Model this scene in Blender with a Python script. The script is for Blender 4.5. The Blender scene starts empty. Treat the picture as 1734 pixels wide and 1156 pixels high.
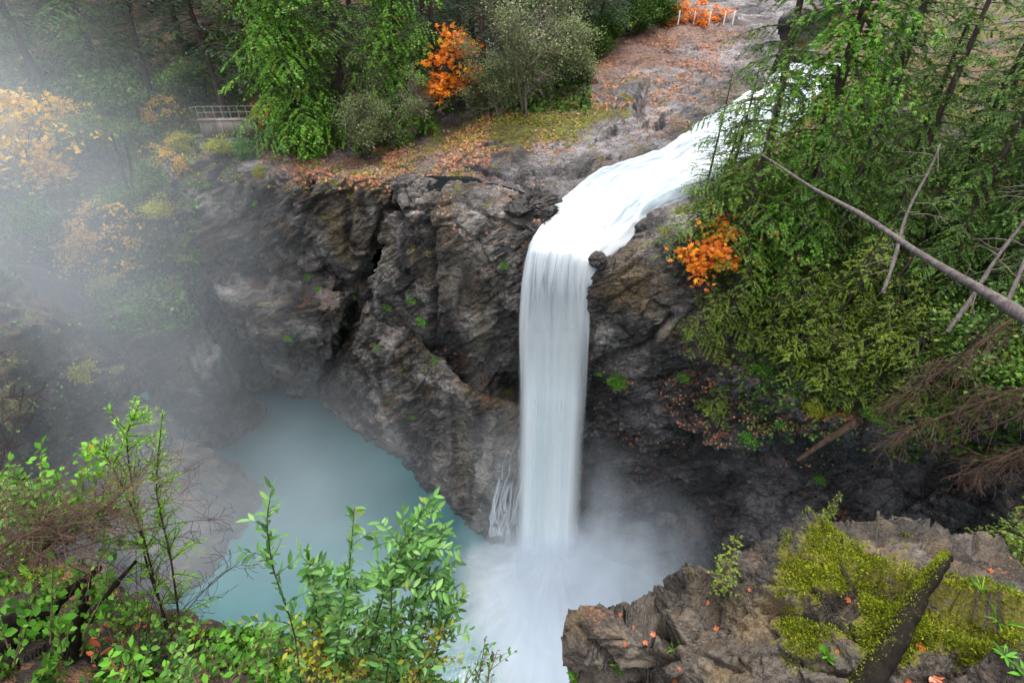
import bpy, math, random
import numpy as np
from mathutils import Vector, Matrix, Quaternion
from mathutils.bvhtree import BVHTree

# ------------------------------------------------------------------ camera, sky, sun, exposure
SC = bpy.context.scene
COL = SC.collection
PITCH = math.radians(36.0)
H = 40.0                                  # eye height above the plunge pool
cam = bpy.data.cameras.new('camera')
cam.lens = 20.0; cam.sensor_width = 36.0
cam.clip_start = 0.1; cam.clip_end = 2000
camo = bpy.data.objects.new('camera', cam); COL.objects.link(camo)
camo.location = (0, 0, H); camo.rotation_euler = (math.pi/2 - PITCH, 0, 0)
SC.camera = camo

SUN_EL, SUN_ROT = math.radians(70), math.radians(200)
W = bpy.data.worlds.new('World'); SC.world = W; W.use_nodes = True
nt = W.node_tree; nt.nodes.clear()
sky = nt.nodes.new('ShaderNodeTexSky'); sky.sky_type = 'NISHITA'; sky.sun_disc = False
sky.sun_elevation = SUN_EL; sky.sun_rotation = SUN_ROT
sky.air_density = 1.0; sky.dust_density = 4.0; sky.ozone_density = 1.0
hs = nt.nodes.new('ShaderNodeHueSaturation'); hs.inputs['Saturation'].default_value = 0.42
bg = nt.nodes.new('ShaderNodeBackground'); bg.inputs['Strength'].default_value = 0.14
wo = nt.nodes.new('ShaderNodeOutputWorld')
nt.links.new(sky.outputs[0], hs.inputs['Color']); nt.links.new(hs.outputs[0], bg.inputs[0]); nt.links.new(bg.outputs[0], wo.inputs[0])
sl = bpy.data.lights.new('sun', 'SUN'); sl.energy = 2.3; sl.angle = math.radians(20); sl.color = (1.0, 0.96, 0.9)
so = bpy.data.objects.new('sun', sl); COL.objects.link(so)
so.rotation_euler = (math.pi/2 - SUN_EL, 0, math.pi - SUN_ROT + math.pi)
SC.view_settings.view_transform = 'Standard'; SC.view_settings.look = 'None'
SC.view_settings.exposure = 1.22; SC.view_settings.gamma = 1.0
SC.cycles.max_bounces = 6; SC.cycles.diffuse_bounces = 3; SC.cycles.glossy_bounces = 2
SC.cycles.transparent_max_bounces = 24; SC.cycles.volume_bounces = 3
SC.cycles.volume_step_rate = 1.0; SC.cycles.volume_max_steps = 64

# ------------------------------------------------------------------ calibration and numeric helpers
CP, SP = math.cos(PITCH), math.sin(PITCH)
FPX = 1734*20/36.0
def ray(px, py):
    u = (px-867)/FPX; v = -(py-578)/FPX
    return Vector((u, CP+v*SP, -SP+v*CP))
def P(px, py, Y):
    d = ray(px, py); return Vector((0, 0, H)) + d*(Y/d.y)
def Z(px, py, z):
    d = ray(px, py); return Vector((0, 0, H)) + d*((z-H)/d.z)

def rng(s): return np.random.default_rng(s)
def hsh(ix, iy, iz, s):
    with np.errstate(over='ignore'):
        h = (ix.astype(np.int64)*374761393 + iy.astype(np.int64)*668265263 + iz.astype(np.int64)*2147483647 + s*974634777) & 0xffffffff
        h = ((h ^ (h >> 13))*1274126177) & 0xffffffff
        h = ((h ^ (h >> 15))*2246822519) & 0xffffffff
        h = h ^ (h >> 16)
    return (h & 0xffffff)/float(0xffffff)
def vnoise(p, s=0):
    i = np.floor(p); f = p-i; f = f*f*(3-2*f); i = i.astype(np.int64)
    r = 0
    for a in (0, 1):
        for b in (0, 1):
            for c in (0, 1):
                w = (f[:, 0] if a else 1-f[:, 0])*(f[:, 1] if b else 1-f[:, 1])*(f[:, 2] if c else 1-f[:, 2])
                r = r + w*hsh(i[:, 0]+a, i[:, 1]+b, i[:, 2]+c, s)
    return r*2-1
def fbm(p, octv=4, s=0):
    r = 0; a = 1.0
    for k in range(octv):
        r = r + a*vnoise(p*(2**k)+k*17.3, s+k); a *= .5
    return r
def facets(p, s=0, tilt=.6, step=.35):
    """fractured rock: each Voronoi cell is a tilted plane of its own"""
    i = np.floor(p).astype(np.int64)
    best = np.full(len(p), 1e9); out = np.zeros(len(p)); sec = np.full(len(p), 1e9)
    for a in (-1, 0, 1):
        for b in (-1, 0, 1):
            for c in (-1, 0, 1):
                cx, cy, cz = i[:, 0]+a, i[:, 1]+b, i[:, 2]+c
                sx, sy, sz = hsh(cx, cy, cz, s), hsh(cx, cy, cz, s+1), hsh(cx, cy, cz, s+2)
                dx, dy, dz = p[:, 0]-cx-sx, p[:, 1]-cy-sy, p[:, 2]-cz-sz
                d = dx*dx+dy*dy+dz*dz
                t1, t2, t3 = hsh(cx, cy, cz, s+3)*2-1, hsh(cx, cy, cz, s+4)*2-1, hsh(cx, cy, cz, s+5)*2-1
                val = (dx*t1+dy*t2+dz*t3)*tilt + (hsh(cx, cy, cz, s+6)*2-1)*step
                m = d < best
                sec = np.where(m, best, np.minimum(sec, d))
                best = np.where(m, d, best); out = np.where(m, val, out)
    crack = np.clip(1-(np.sqrt(sec)-np.sqrt(best))/.10, 0, 1)
    return out - crack*.22
def rot(ax, deg):
    return np.array(Matrix.Rotation(math.radians(deg), 3, Vector(ax)))
BED = rot((0.3, 1, 0.2), 32) @ rot((1, 0, 0), 25)
def rock_disp(p, big=1.0, seed=0):
    q = p @ BED.T
    q = q + .28*np.stack([fbm(p*.3, 2, 90), fbm(p*.3, 2, 95), fbm(p*.3, 2, 99)], 1)
    q0 = p @ BED.T + .10*np.stack([fbm(p*.5, 2, 91), fbm(p*.5, 2, 92), fbm(p*.5, 2, 93)], 1)
    s1 = q*np.array([.16, .26, .42])
    s2 = q0*np.array([.42, .62, 1.15])
    s3 = q0*np.array([1.2, 1.5, 3.4])
    tq = q0[:, 2]*1.7+.5*fbm(q0*.6, 2, 61); tf = tq-np.floor(tq)
    ter = (tf-.5)*.26*np.clip(.5+fbm(q*.3, 2, 67), 0, 1)
    tq = q0[:, 2]*5.1+.5*fbm(q0*1.1, 2, 62); tf = tq-np.floor(tq); ter = ter+(tf-.5)*.05
    return big*(ter+.85*facets(s1, seed+1) + .66*facets(s2, seed+11) + .26*facets(s3, seed+21) + .06*facets(s3*2.6, seed+25)) + .22*big*fbm(p*.5, 3, seed+31) + .05*fbm(p*2.6, 3, seed+41)

CREV = [([(692, 300), (668, 350), (650, 400), (627, 440), (612, 500), (590, 560), (562, 610), (545, 655)], 10, 1.25),
        ([(325, 478), (360, 535), (398, 590), (440, 648), (478, 690)], 15, 2.2), ([(338, 455), (420, 474), (500, 464), (600, 484)], 9, 1.2),
        ([(720, 380), (728, 440), (735, 520), (728, 600)], 7, 1.2), ([(690, 350), (770, 340), (830, 368), (885, 384)], 4.5, .45), ([(700, 420), (760, 372), (800, 400), (850, 470)], 4, .35),
        ([(735, 604), (800, 640), (885, 668)], 15, 1.7), ([(1092, 140), (1080, 185), (1090, 210), (1130, 205)], 7, .9), ([(860, 296), (960, 292), (1050, 262)], 5, .45),
        ([(790, 285), (860, 300), (930, 332)], 5, .5), ([(200, 600), (280, 690), (345, 725)], 8, .6), ([(520, 318), (514, 380), (500, 450)], 5, .5), ([(592, 345), (586, 430)], 5, .5), ([(432, 320), (442, 430)], 5, .5),
        ([(1135, 535), (1080, 592), (1008, 618)], 6, .6), ([(1130, 735), (1250, 768), (1420, 755)], 11, .9), ([(610, 640), (700, 600), (730, 640)], 5, .4), ([(640, 720), (730, 660), (800, 700)], 5, .4), ([(620, 600), (660, 560)], 4, .3),
        ([(900, 210), (980, 200), (1060, 170)], 5, .4), ([(1000, 160), (1060, 120), (1150, 100)], 4, .3), ([(240, 560), (300, 540), (345, 560)], 5, .4), ([(420, 560), (500, 540), (560, 560)], 5, .35)]
def project(V):
    x, y, z = V[:, 0], V[:, 1], V[:, 2]-H
    dep = y*CP-z*SP; upc = y*SP+z*CP
    return 867+FPX*x/dep, 578-FPX*upc/dep
def crevices(V):
    px, py = project(V); j = fbm(V*.9, 3, 777)*7; px = px+j; py = py+fbm(V*.9, 3, 888)*7
    out = np.zeros(len(V))
    for pl, w, dp in CREV:
        best = np.full(len(V), 1e9)
        for (x0, y0), (x1, y1) in zip(pl[:-1], pl[1:]):
            dx, dy = x1-x0, y1-y0; t = np.clip(((px-x0)*dx+(py-y0)*dy)/(dx*dx+dy*dy), 0, 1)
            best = np.minimum(best, np.hypot(px-x0-t*dx, py-y0-t*dy))
        out = np.minimum(out, -dp*np.exp(-(best/w)**2))
    return out
def mesh_np(name, V, F, smooth=False):
    me = bpy.data.meshes.new(name)
    V = np.asarray(V, np.float32); F = np.asarray(F, np.int32)
    me.vertices.add(len(V)); me.vertices.foreach_set('co', V.ravel())
    k = F.shape[1]
    me.loops.add(F.size); me.loops.foreach_set('vertex_index', F.ravel())
    me.polygons.add(len(F)); me.polygons.foreach_set('loop_start', np.arange(0, F.size, k, dtype=np.int32))
    me.polygons.foreach_set('loop_total', np.full(len(F), k, np.int32))
    if smooth: me.polygons.foreach_set('use_smooth', np.ones(len(F), bool))
    me.update(calc_edges=True)
    return me
def link(name, me, m=None, parent=None):
    o = bpy.data.objects.new(name, me); COL.objects.link(o)
    if m is not None and not me.materials: me.materials.append(m)
    if parent is not None: o.parent = parent
    return o
def empty(name, loc=(0, 0, 0)):
    o = bpy.data.objects.new(name, None); o.location = loc; o.empty_display_size = .2; COL.objects.link(o); return o
def tag(o, label=None, cat=None, group=None, kind=None):
    if label: o['label'] = label
    if cat: o['category'] = cat
    if group: o['group'] = group
    if kind: o['kind'] = kind
    return o

def catmull(A, cnts):
    """A: (n, m, 3) control rows; cnts[k] samples on segment k along axis 0"""
    n = len(A); out = []
    for k in range(n-1):
        p0 = A[max(k-1, 0)]; p1 = A[k]; p2 = A[k+1]; p3 = A[min(k+2, n-1)]
        c = cnts[k]
        for t in np.arange(c)/c:
            # blend of straight and smooth: keeps ledges firm
            cr = .5*((2*p1)+(-p0+p2)*t+(2*p0-5*p1+4*p2-p3)*t*t+(-p0+3*p1-3*p2+p3)*t**3)
            out.append(.65*cr+.35*(p1+(p2-p1)*t))
    out.append(A[-1]); return np.array(out)
def loft(rows, res):
    A = np.array([[list(q) for q in r] for r in rows], float)
    d = np.linalg.norm(A[1:]-A[:-1], axis=2).max(1)
    A = catmull(A, [max(2, int(x/res)) for x in d])
    B = A.transpose(1, 0, 2)
    d = np.linalg.norm(B[1:]-B[:-1], axis=2).mean(1)
    B = catmull(B, [max(2, int(x/res)) for x in d])
    return B.transpose(1, 0, 2)
def grid_faces(nv, nu):
    i = np.arange(nv*nu).reshape(nv, nu)
    return np.stack([i[:-1, :-1].ravel(), i[1:, :-1].ravel(), i[1:, 1:].ravel(), i[:-1, 1:].ravel()], 1)
def grid_normals(G):
    du = np.gradient(G, axis=1); dv = np.gradient(G, axis=0)
    n = np.cross(dv, du); n /= np.linalg.norm(n, axis=2, keepdims=True)+1e-9
    return n
TERR = []
def blob(V, px, py, Y, r, sx=1.0):
    c = np.array(P(px, py, Y)); d = (V-c)/np.array([sx, 1, 1]); return np.exp(-(d*d).sum(1)/(r*r))
def terrain(name, rows, mat, res=.14, big=1.0, seed=0, label=None, cat=None, amp=None, moss=.3, litter=.3, masks=None, ms=1.0, upside=False, calm=()):
    G = loft(rows, res)
    nrm = grid_normals(G)
    vdir = np.array([0, 0, H])-G                      # faces turned to the open side
    sgn = np.sign(np.median((nrm*vdir).sum(2)))
    if upside: sgn = np.sign(nrm[nrm.shape[0]//2:, :, 2].mean())
    nrm = nrm*sgn
    V = G.reshape(-1, 3); N = nrm.reshape(-1, 3)
    d = rock_disp(V, big, seed)+crevices(V) if amp is None else amp(V)
    for cb in calm: d = d*(1-.72*blob(V, *cb))
    V = V + N*d[:, None]
    F = grid_faces(*G.shape[:2])
    if sgn < 0: F = F[:, ::-1]
    me = mesh_np(name, V, F)
    up = (grid_normals(V.reshape(G.shape))*sgn).reshape(-1, 3)[:, 2]
    A = dict(tone=.5+.5*fbm(V*.45*ms, 3, seed+60), rust=np.clip(fbm(V*np.array([.5, .5, .35])*ms, 4, seed+63)*1.6-.35, 0, 1),
             stain=np.clip(fbm(V*np.array([1.6, 1.6, .12]), 3, seed+66)*2-.15, 0, 1)*(up < .6),
             moss=np.clip((up-.35)*1.4, 0, 1)*np.clip(.5+1.3*fbm(V*.8*ms, 3, seed+70)+(moss-.5)*2, 0, 1.2),
             litter=np.clip((up-.2)*1.5, 0, 1)*np.clip(.5+.9*fbm(V*.6*ms, 3, seed+74)+(litter-.5)*2, 0, 1.3))
    if masks: masks(V, up, A)
    if name != 'rock_outcrop' and name != 'near_bank':
        A['stain'] = np.clip(A['stain']+np.clip((.9+.5*vnoise(V*1.5, 5)-V[:, 2])/.5, 0, 1), 0, 1)
        wetb = sum(blob(V, *w_) for w_ in ((940, 340, 31.2, 1.4), (1000, 290, 34.3, 1.3), (1060, 272, 35.6, 1.3), (1110, 255, 37, 1.3), (1150, 228, 39.8, 1.5), (1185, 203, 42.6, 1.5), (1225, 180, 45.5, 1.6), (905, 372, 29.4, 1.2), (895, 410, 27.9, 1.2), (1010, 470, 25.2, .9), (1050, 430, 26, 1.1), (1085, 400, 27.4, 1.1), (1125, 360, 29.5, 1.3)))
        A['stain'] = np.clip(A['stain']+.8*wetb, 0, 1); A['litter'] = A['litter']*(1-np.clip(wetb, 0, 1)); A['moss'] = A['moss']*(1-np.clip(wetb, 0, 1))
    for kk, vv in A.items():
        at = me.attributes.new(kk, 'FLOAT', 'POINT'); at.data.foreach_set('value', vv.astype(np.float32))
    o = link(name, me, mat)
    tag(o, label, cat, kind='structure')
    TERR.append((V, F))
    return o

# ------------------------------------------------------------------ materials
class NT:
    def __init__(s, name):
        s.m = bpy.data.materials.new(name); s.m.use_nodes = True; s.t = s.m.node_tree; s.t.nodes.clear()
        s.out = s.t.nodes.new('ShaderNodeOutputMaterial')
        s.geo = None
    def n(s, kind, **kw):
        x = s.t.nodes.new('ShaderNode'+kind)
        for k, v in kw.items():
            if k.startswith('i_'):
                x.inputs[k[2:].replace('_', ' ')].default_value = v
            else: setattr(x, k, v)
        return x
    def l(s, a, b): s.t.links.new(a, b)
    def pos(s, scale=(1, 1, 1), rotd=(0, 0, 0), obj=False):
        if obj: src = s.n('TexCoord').outputs['Object']
        else: src = s.n('NewGeometry').outputs['Position']
        mp = s.n('Mapping'); mp.inputs['Scale'].default_value = scale
        mp.inputs['Rotation'].default_value = [math.radians(a) for a in rotd]
        s.l(src, mp.inputs[0]); return mp.outputs[0]
    def noise(s, vec, sc=1, det=4, rough=.55, dist=0):
        x = s.n('TexNoise'); x.inputs['Scale'].default_value = sc; x.inputs['Detail'].default_value = det
        x.inputs['Roughness'].default_value = rough; x.inputs['Distortion'].default_value = dist
        if vec is not None: s.l(vec, x.inputs['Vector'])
        return x.outputs[0]
    def ramp(s, f, stops, interp='LINEAR'):
        x = s.n('ValToRGB'); cr = x.color_ramp; cr.interpolation = interp
        while len(cr.elements) < len(stops): cr.elements.new(.5)
        for e, (p, c) in zip(cr.elements, stops):
            e.position = p; e.color = (c[0], c[1], c[2], 1) if hasattr(c, '__len__') else (c, c, c, 1)
        s.l(f, x.inputs[0]); return x.outputs[0]
    def mix(s, f, a, b, mode='MIX'):
        x = s.n('MixRGB', blend_type=mode)
        for i, v in enumerate((f, a, b)):
            if hasattr(v, 'is_linked') or hasattr(v, 'links'): s.l(v, x.inputs[i])
            elif i == 0: x.inputs[0].default_value = v
            else: x.inputs[i].default_value = (*v, 1)
        return x.outputs[0]
    def math(s, op, a, b=None, clamp=False):
        x = s.n('Math', operation=op, use_clamp=clamp)
        for i, v in enumerate((a, b)):
            if v is None: continue
            if hasattr(v, 'links'): s.l(v, x.inputs[i])
            else: x.inputs[i].default_value = v
        return x.outputs[0]
    def bsdf(s, **kw):
        b = s.n('BsdfPrincipled')
        for k, v in kw.items():
            k = k.replace('_', ' ')
            if hasattr(v, 'links'): s.l(v, b.inputs[k])
            else: b.inputs[k].default_value = v
        return b
    def bump(s, h, strength=.5, dist=.1, prev=None):
        x = s.n('Bump'); x.inputs['Strength'].default_value = strength; x.inputs['Distance'].default_value = dist
        s.l(h, x.inputs['Height'])
        if prev is not None: s.l(prev, x.inputs['Normal'])
        return x.outputs[0]

def rock_mat(name, dark, mid, light, wet=.5, mosscol=((.035, .045, .008), (.17, .17, .02)), fine=1.0, littercol=((.07, .04, .025), (.24, .11, .05)), cracks=False, bs=1.0):
    k = NT(name)
    p = k.pos(); pb = k.pos((1, 1.6, 3.2), (25, 32, 10))
    def att(nm): 
        a_ = k.n('Attribute'); a_.attribute_name = nm; return a_.outputs['Fac']
    n2 = k.noise(pb, 1.5*fine, 6, .7, .5); n3 = k.noise(p, 9*fine, 3, .7)
    f = k.math('ADD', k.math('MULTIPLY', n2, .75), k.math('MULTIPLY', att('tone'), .5))
    f = k.math('ADD', f, k.math('MULTIPLY', n3, .20))
    c = k.ramp(f, [(.48, dark), (.68, mid), (.95, light)])
    c = k.mix(k.math('MULTIPLY', att('rust'), .75), c, k.ramp(n3, [(.3, (.06, .042, .02)), (.7, (.26, .18, .08))]))
    c = k.mix(k.math('MULTIPLY', att('stain'), .72), c, (.014, .013, .013))
    lm = k.ramp(k.math('ADD', k.math('MULTIPLY', att('litter'), .5), n3), [(.74, 0), (.86, .85)])
    c = k.mix(lm, c, k.ramp(k.noise(p, 16, 1, .7), [(.35, littercol[0]), (.65, littercol[1])]))
    mm = k.math('ADD', k.math('MULTIPLY', att('moss'), .6), n2)
    mmask = k.ramp(mm, [(.80, 0), (.92, 1)])
    c = k.mix(mmask, c, k.ramp(n3, [(.3, mosscol[0]), (.7, mosscol[1])]))
    bh = k.math('ADD', k.math('MULTIPLY', n2, .9), k.math('MULTIPLY', n3, .5))
    b1 = k.bump(bh, 1.0, .28*bs/fine)
    if cracks:
        wv = k.mix(.22, pb, k.noise(p, 2.0*fine, 3, .6), 'ADD')
        cr = k.n('TexVoronoi', feature='DISTANCE_TO_EDGE'); cr.inputs['Scale'].default_value = .95*fine; k.l(wv, cr.inputs['Vector'])
        cr2 = k.n('TexVoronoi', feature='DISTANCE_TO_EDGE'); cr2.inputs['Scale'].default_value = 2.9*fine; k.l(wv, cr2.inputs['Vector'])
        cc = k.math('MULTIPLY', k.ramp(cr.outputs['Distance'], [(0, 0), (.028, 1)]), k.ramp(cr2.outputs['Distance'], [(0, .25), (.04, 1)]))
        b1 = k.bump(cc, .9, .10/fine, b1)
        c = k.mix(k.math('MULTIPLY', k.math('SUBTRACT', 1.0, cc), .8), c, (.008, .007, .006))
    rr = k.ramp(n2, [(.4, .60-.34*wet), (.65, .85-.22*wet)])
    rr = k.mix(mmask, rr, (.95, .95, .95))
    b = k.bsdf(Base_Color=c, Roughness=rr, Normal=b1); b.inputs['Specular IOR Level'].default_value = .5
    k.l(b.outputs[0], k.out.inputs[0]); return k.m

def leaf_mat(name, cols, trans=.3, rough=.55, spec=.3):
    """cols: dark, mid, bright, rare accent colour (or None)"""
    k = NT(name)
    g = k.n('NewGeometry'); p = k.pos()
    r = g.outputs['Random Per Island']
    n = k.noise(p, .55, 3, .6)
    f = k.math('ADD', k.math('MULTIPLY', r, .5), k.math('MULTIPLY', n, .5))
    c = k.ramp(f, [(.25, cols[0]), (.5, cols[1]), (.78, cols[2])])
    if cols[3] is not None:
        n2 = k.noise(p, 2.4, 3, .6)
        a = k.math('MULTIPLY', k.ramp(n2, [(.62, 0), (.68, 1)]), k.ramp(r, [(.3, 0), (.35, 1)]))
        c = k.mix(a, c, cols[3])
    b = k.bsdf(Base_Color=c, Roughness=rough); b.inputs['Specular IOR Level'].default_value = spec
    t = k.n('BsdfTranslucent'); k.l(c, t.inputs[0])
    mx = k.n('MixShader'); mx.inputs[0].default_value = trans
    k.l(b.outputs[0], mx.inputs[1]); k.l(t.outputs[0], mx.inputs[2]); k.l(mx.outputs[0], k.out.inputs[0])
    return k.m
def bark_mat(name, a, b_, moss=0.0, sc=6):
    k = NT(name); p = k.pos((1, 1, .35)); n = k.noise(p, sc, 6, .7, .5)
    c = k.ramp(n, [(.3, a), (.7, b_)])
    if moss: c = k.mix(k.ramp(k.noise(k.pos(), 3, 6, .7), [(.62-moss*.3, 0), (.72-moss*.3, 1)]), c, (.07, .085, .012))
    b = k.bsdf(Base_Color=c, Roughness=.85, Normal=k.bump(n, .8, .05)); b.inputs['Specular IOR Level'].default_value = .12; k.l(b.outputs[0], k.out.inputs[0]); return k.m

M = {}
M['rock'] = rock_mat('rock', (.013, .011, .011), (.088, .079, .073), (.36, .33, .30), wet=.8, cracks=True)
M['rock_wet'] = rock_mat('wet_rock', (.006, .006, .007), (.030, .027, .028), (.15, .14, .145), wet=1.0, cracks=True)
M['bench'] = rock_mat('bench_rock', (.03, .026, .027), (.12, .108, .11), (.32, .295, .30), cracks=True, mosscol=((.045, .05, .010), (.20, .18, .03)), littercol=((.13, .065, .045), (.34, .165, .10)))
M['slope'] = rock_mat('slope_rock', (.014, .011, .009), (.045, .037, .030), (.12, .10, .08))
M['soil'] = rock_mat('forest_floor', (.008, .006, .004), (.022, .016, .010), (.06, .04, .025), wet=0, mosscol=((.012, .018, .005), (.05, .06, .012)))
M['near_rock'] = rock_mat('outcrop_rock', (.010, .008, .006), (.036, .027, .019), (.12, .098, .078), wet=1.35, fine=3.0, bs=.7, mosscol=((.04, .045, .006), (.18, .16, .015)))
M['cedar'] = leaf_mat('cedar_foliage', ((.022, .07, .008), (.09, .24, .018), (.20, .44, .03), (.40, .14, .03)))
M['cedar_dark'] = leaf_mat('dark_cedar_foliage', ((.018, .050, .010), (.055, .125, .018), (.14, .27, .030), (.30, .11, .03)))
M['cedar_mid'] = leaf_mat('mid_cedar_foliage', ((.024, .06, .009), (.08, .16, .018), (.19, .31, .030), (.34, .13, .03)))
M['fir'] = leaf_mat('fir_foliage', ((.010, .026, .012), (.024, .055, .024), (.055, .105, .045), None))
M['hemlock'] = leaf_mat('hemlock_foliage', ((.035, .07, .008), (.10, .16, .012), (.24, .33, .02), None))
M['grey'] = leaf_mat('grey_green_leaves', ((.06, .085, .03), (.14, .18, .07), (.27, .32, .14), (.25, .24, .05)))
M['green'] = leaf_mat('green_leaves', ((.025, .075, .012), (.08, .22, .025), (.22, .44, .07), (.35, .30, .03)), .4)
M['bright'] = leaf_mat('bright_leaves', ((.04, .14, .01), (.10, .32, .02), (.22, .50, .04), (.45, .40, .03)), .45)
M['willow'] = leaf_mat('willow_leaves', ((.05, .13, .03), (.12, .30, .06), (.30, .50, .16), (.3, .3, .04)), .45, .45)
M['lime'] = leaf_mat('lime_leaves', ((.08, .20, .01), (.17, .42, .02), (.30, .60, .04), None), .45)
M['orange'] = leaf_mat('orange_leaves', ((.50, .10, .02), (.80, .22, .02), (.92, .48, .03), None), .45)
M['amber'] = leaf_mat('amber_leaves', ((.34, .19, .02), (.58, .34, .04), (.72, .50, .07), None), .45)
M['yellowgreen'] = leaf_mat('yellow_green_leaves', ((.16, .18, .02), (.32, .34, .03), (.5, .45, .04), None), .45)
M['moss'] = leaf_mat('moss_blades', ((.03, .05, .005), (.12, .16, .012), (.34, .37, .025), None), .3, .8, .1)
M['litter'] = leaf_mat('fallen_leaves', ((.14, .055, .03), (.32, .13, .06), (.46, .22, .11), (.42, .28, .08)), .1)
M['redleaf'] = leaf_mat('red_fallen_leaf', ((.16, .03, .015), (.38, .08, .025), (.5, .17, .05), None), .2, .3)
M['bark'] = bark_mat('bark', (.03, .024, .02), (.10, .08, .065))
M['bark_grey'] = bark_mat('grey_bark', (.045, .038, .036), (.17, .145, .14), sc=9)
M['bark_pale'] = bark_mat('pale_twigs', (.08, .07, .05), (.22, .19, .15))
M['twig'] = bark_mat('brown_twigs', (.06, .035, .025), (.17, .11, .08))
M['twig_dark'] = bark_mat('dark_twigs', (.02, .014, .012), (.07, .05, .045))
M['bark_moss'] = bark_mat('mossy_bark', (.004, .003, .002), (.016, .011, .008), .05)
def concrete():
    k = NT('concrete'); p = k.pos((1, 1, .2)); n = k.noise(p, 2.2, 6, .65)
    c = k.ramp(n, [(.35, (.06, .05, .042)), (.65, (.19, .165, .145))])
    b = k.bsdf(Base_Color=c, Roughness=.9, Normal=k.bump(n, .4, .05)); k.l(b.outputs[0], k.out.inputs[0]); return k.m
M['concrete'] = concrete()
def metal():
    k = NT('galvanised_metal'); b = k.bsdf(Base_Color=(.25, .25, .24, 1), Roughness=.6); k.l(b.outputs[0], k.out.inputs[0]); return k.m
M['metal'] = metal()
k = NT('white_paint'); b = k.bsdf(Base_Color=(.7, .7, .68, 1), Roughness=.6); k.l(b.outputs[0], k.out.inputs[0]); M['white'] = k.m

# ------------------------------------------------------------------ terrain
def rows(*rs): return [[P(*q) for q in r] for r in rs]
def zrows(*rs): return [[Z(*q) for q in r] for r in rs]

def bench_masks(V, up, A):
    g = blob(V, 1000, 95, 54, 6, 1.2)+blob(V, 1080, 62, 61, 7)+.8*blob(V, 1170, 50, 66, 6)+.9*blob(V, 760, 235, 40, 4.2)+.9*blob(V, 560, 285, 39, 3.5, 1.5)+.6*blob(V, 970, 140, 49, 4)
    A['litter'] = np.clip(A['litter']*.5+g*.66, 0, .9)
    m = blob(V, 960, 190, 43, 4.5, 1.5)+blob(V, 830, 220, 41, 4, 1.4)+.8*blob(V, 400, 262, 41, 3)+.5*blob(V, 1100, 130, 50, 4)
    A['moss'] = np.clip(A['moss']*.55+m*.66*(up > .3), 0, .9)
# upper bench of bedrock beside the river
terrain('river_bank', rows(
 [(300, 110, 66), (450, 120, 66), (620, 110, 66), (780, 90, 68), (930, 60, 72), (1080, 10, 78), (1260, -8, 84), (1500, -20, 90)],
 [(330, 215, 46), (430, 225, 45), (560, 235, 44.5), (680, 225, 45), (830, 180, 47), (960, 100, 56), (1110, 38, 65), (1330, 20, 70)],
 [(335, 240, 42), (420, 262, 41), (540, 272, 40.3), (665, 268, 39.6), (800, 232, 40.5), (950, 175, 45), (1105, 105, 53), (1320, 80, 60)],
 [(335, 255, 40.5), (420, 280, 38.8), (540, 292, 38), (665, 300, 37.2), (790, 284, 37.2), (955, 228, 39), (1105, 180, 43.5), (1300, 130, 52)],
 [(335, 290, 40), (420, 310, 38.4), (540, 320, 37.6), (668, 335, 36.4), (785, 345, 34.5), (930, 350, 31.6), (1105, 258, 36.8), (1290, 160, 48)],
 [(335, 360, 40), (420, 380, 38.6), (540, 380, 37.8), (668, 380, 36.2), (785, 370, 33.5), (960, 395, 29.5), (1150, 300, 34.5), (1330, 190, 46)]),
 M['bench'], res=.17, big=.42, seed=3, moss=.28, litter=.32, masks=bench_masks)

def top_masks(V, up, A):
    t = (up > .35)*np.clip((V[:, 2]-24.5)/1.5, 0, 1)
    n = .5+.8*fbm(V*.6, 3, 33)
    A['litter'] = np.clip(A['litter']+.45*t*n, 0, .95); A['moss'] = np.clip(A['moss']+.6*t*(1-n), 0, .9)
    A['rust'] = np.clip(A['rust']+.5*blob(V, 600, 400, 36.2, 2.5)+.25*blob(V, 440, 540, 35, 2), 0, 1)
def dome_masks(V, up, A):
    f = blob(V, 775, 480, 29.8, 2.4)
    A['rust'] = np.clip(A['rust']*.6+f*(.55+.5*fbm(V*np.array([1.2, 1.2, .3]), 3, 12)), 0, 1)
    A['stain'] = np.clip(A['stain']+f*np.clip(fbm(V*np.array([3.2, 3.2, .25]), 3, 14)*2.2, 0, 1)+.5*blob(V, 660, 500, 34, 1.6), 0, 1)
# block of cliff left of the cleft
terrain('cliff_block', rows(
 [(250, 250, 43), (330, 245, 43), (430, 275, 41), (520, 292, 40), (600, 290, 39), (660, 288, 38), (695, 300, 39)],
 [(270, 300, 39.5), (335, 268, 39.6), (430, 292, 38.4), (510, 312, 36.9), (600, 308, 36.4), (668, 300, 36), (694, 315, 38)],
 [(280, 350, 38.5), (340, 330, 38.6), (430, 345, 37.6), (510, 355, 36.3), (600, 350, 35.9), (656, 345, 35.6), (680, 350, 37.5)],
 [(290, 420, 37.5), (350, 410, 38), (430, 410, 37.8), (510, 410, 36.6), (600, 410, 36.2), (640, 410, 36.3), (655, 410, 38)],
 [(320, 480, 37.8), (370, 470, 39), (440, 470, 39), (510, 465, 37.8), (590, 470, 37.5), (618, 480, 37.8), (635, 480, 39.5)],
 [(370, 600, 42), (410, 600, 42.5), (450, 610, 43), (520, 620, 43.5), (570, 620, 43.5), (600, 600, 42), (612, 560, 41)],
 [(420, 690, 46), (450, 700, 46), (480, 705, 46), (520, 705, 46), (560, 705, 46), (600, 690, 46), (640, 660, 46)]),
 M['rock'], res=.095, big=.7, seed=50, litter=.4, masks=top_masks)

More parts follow.
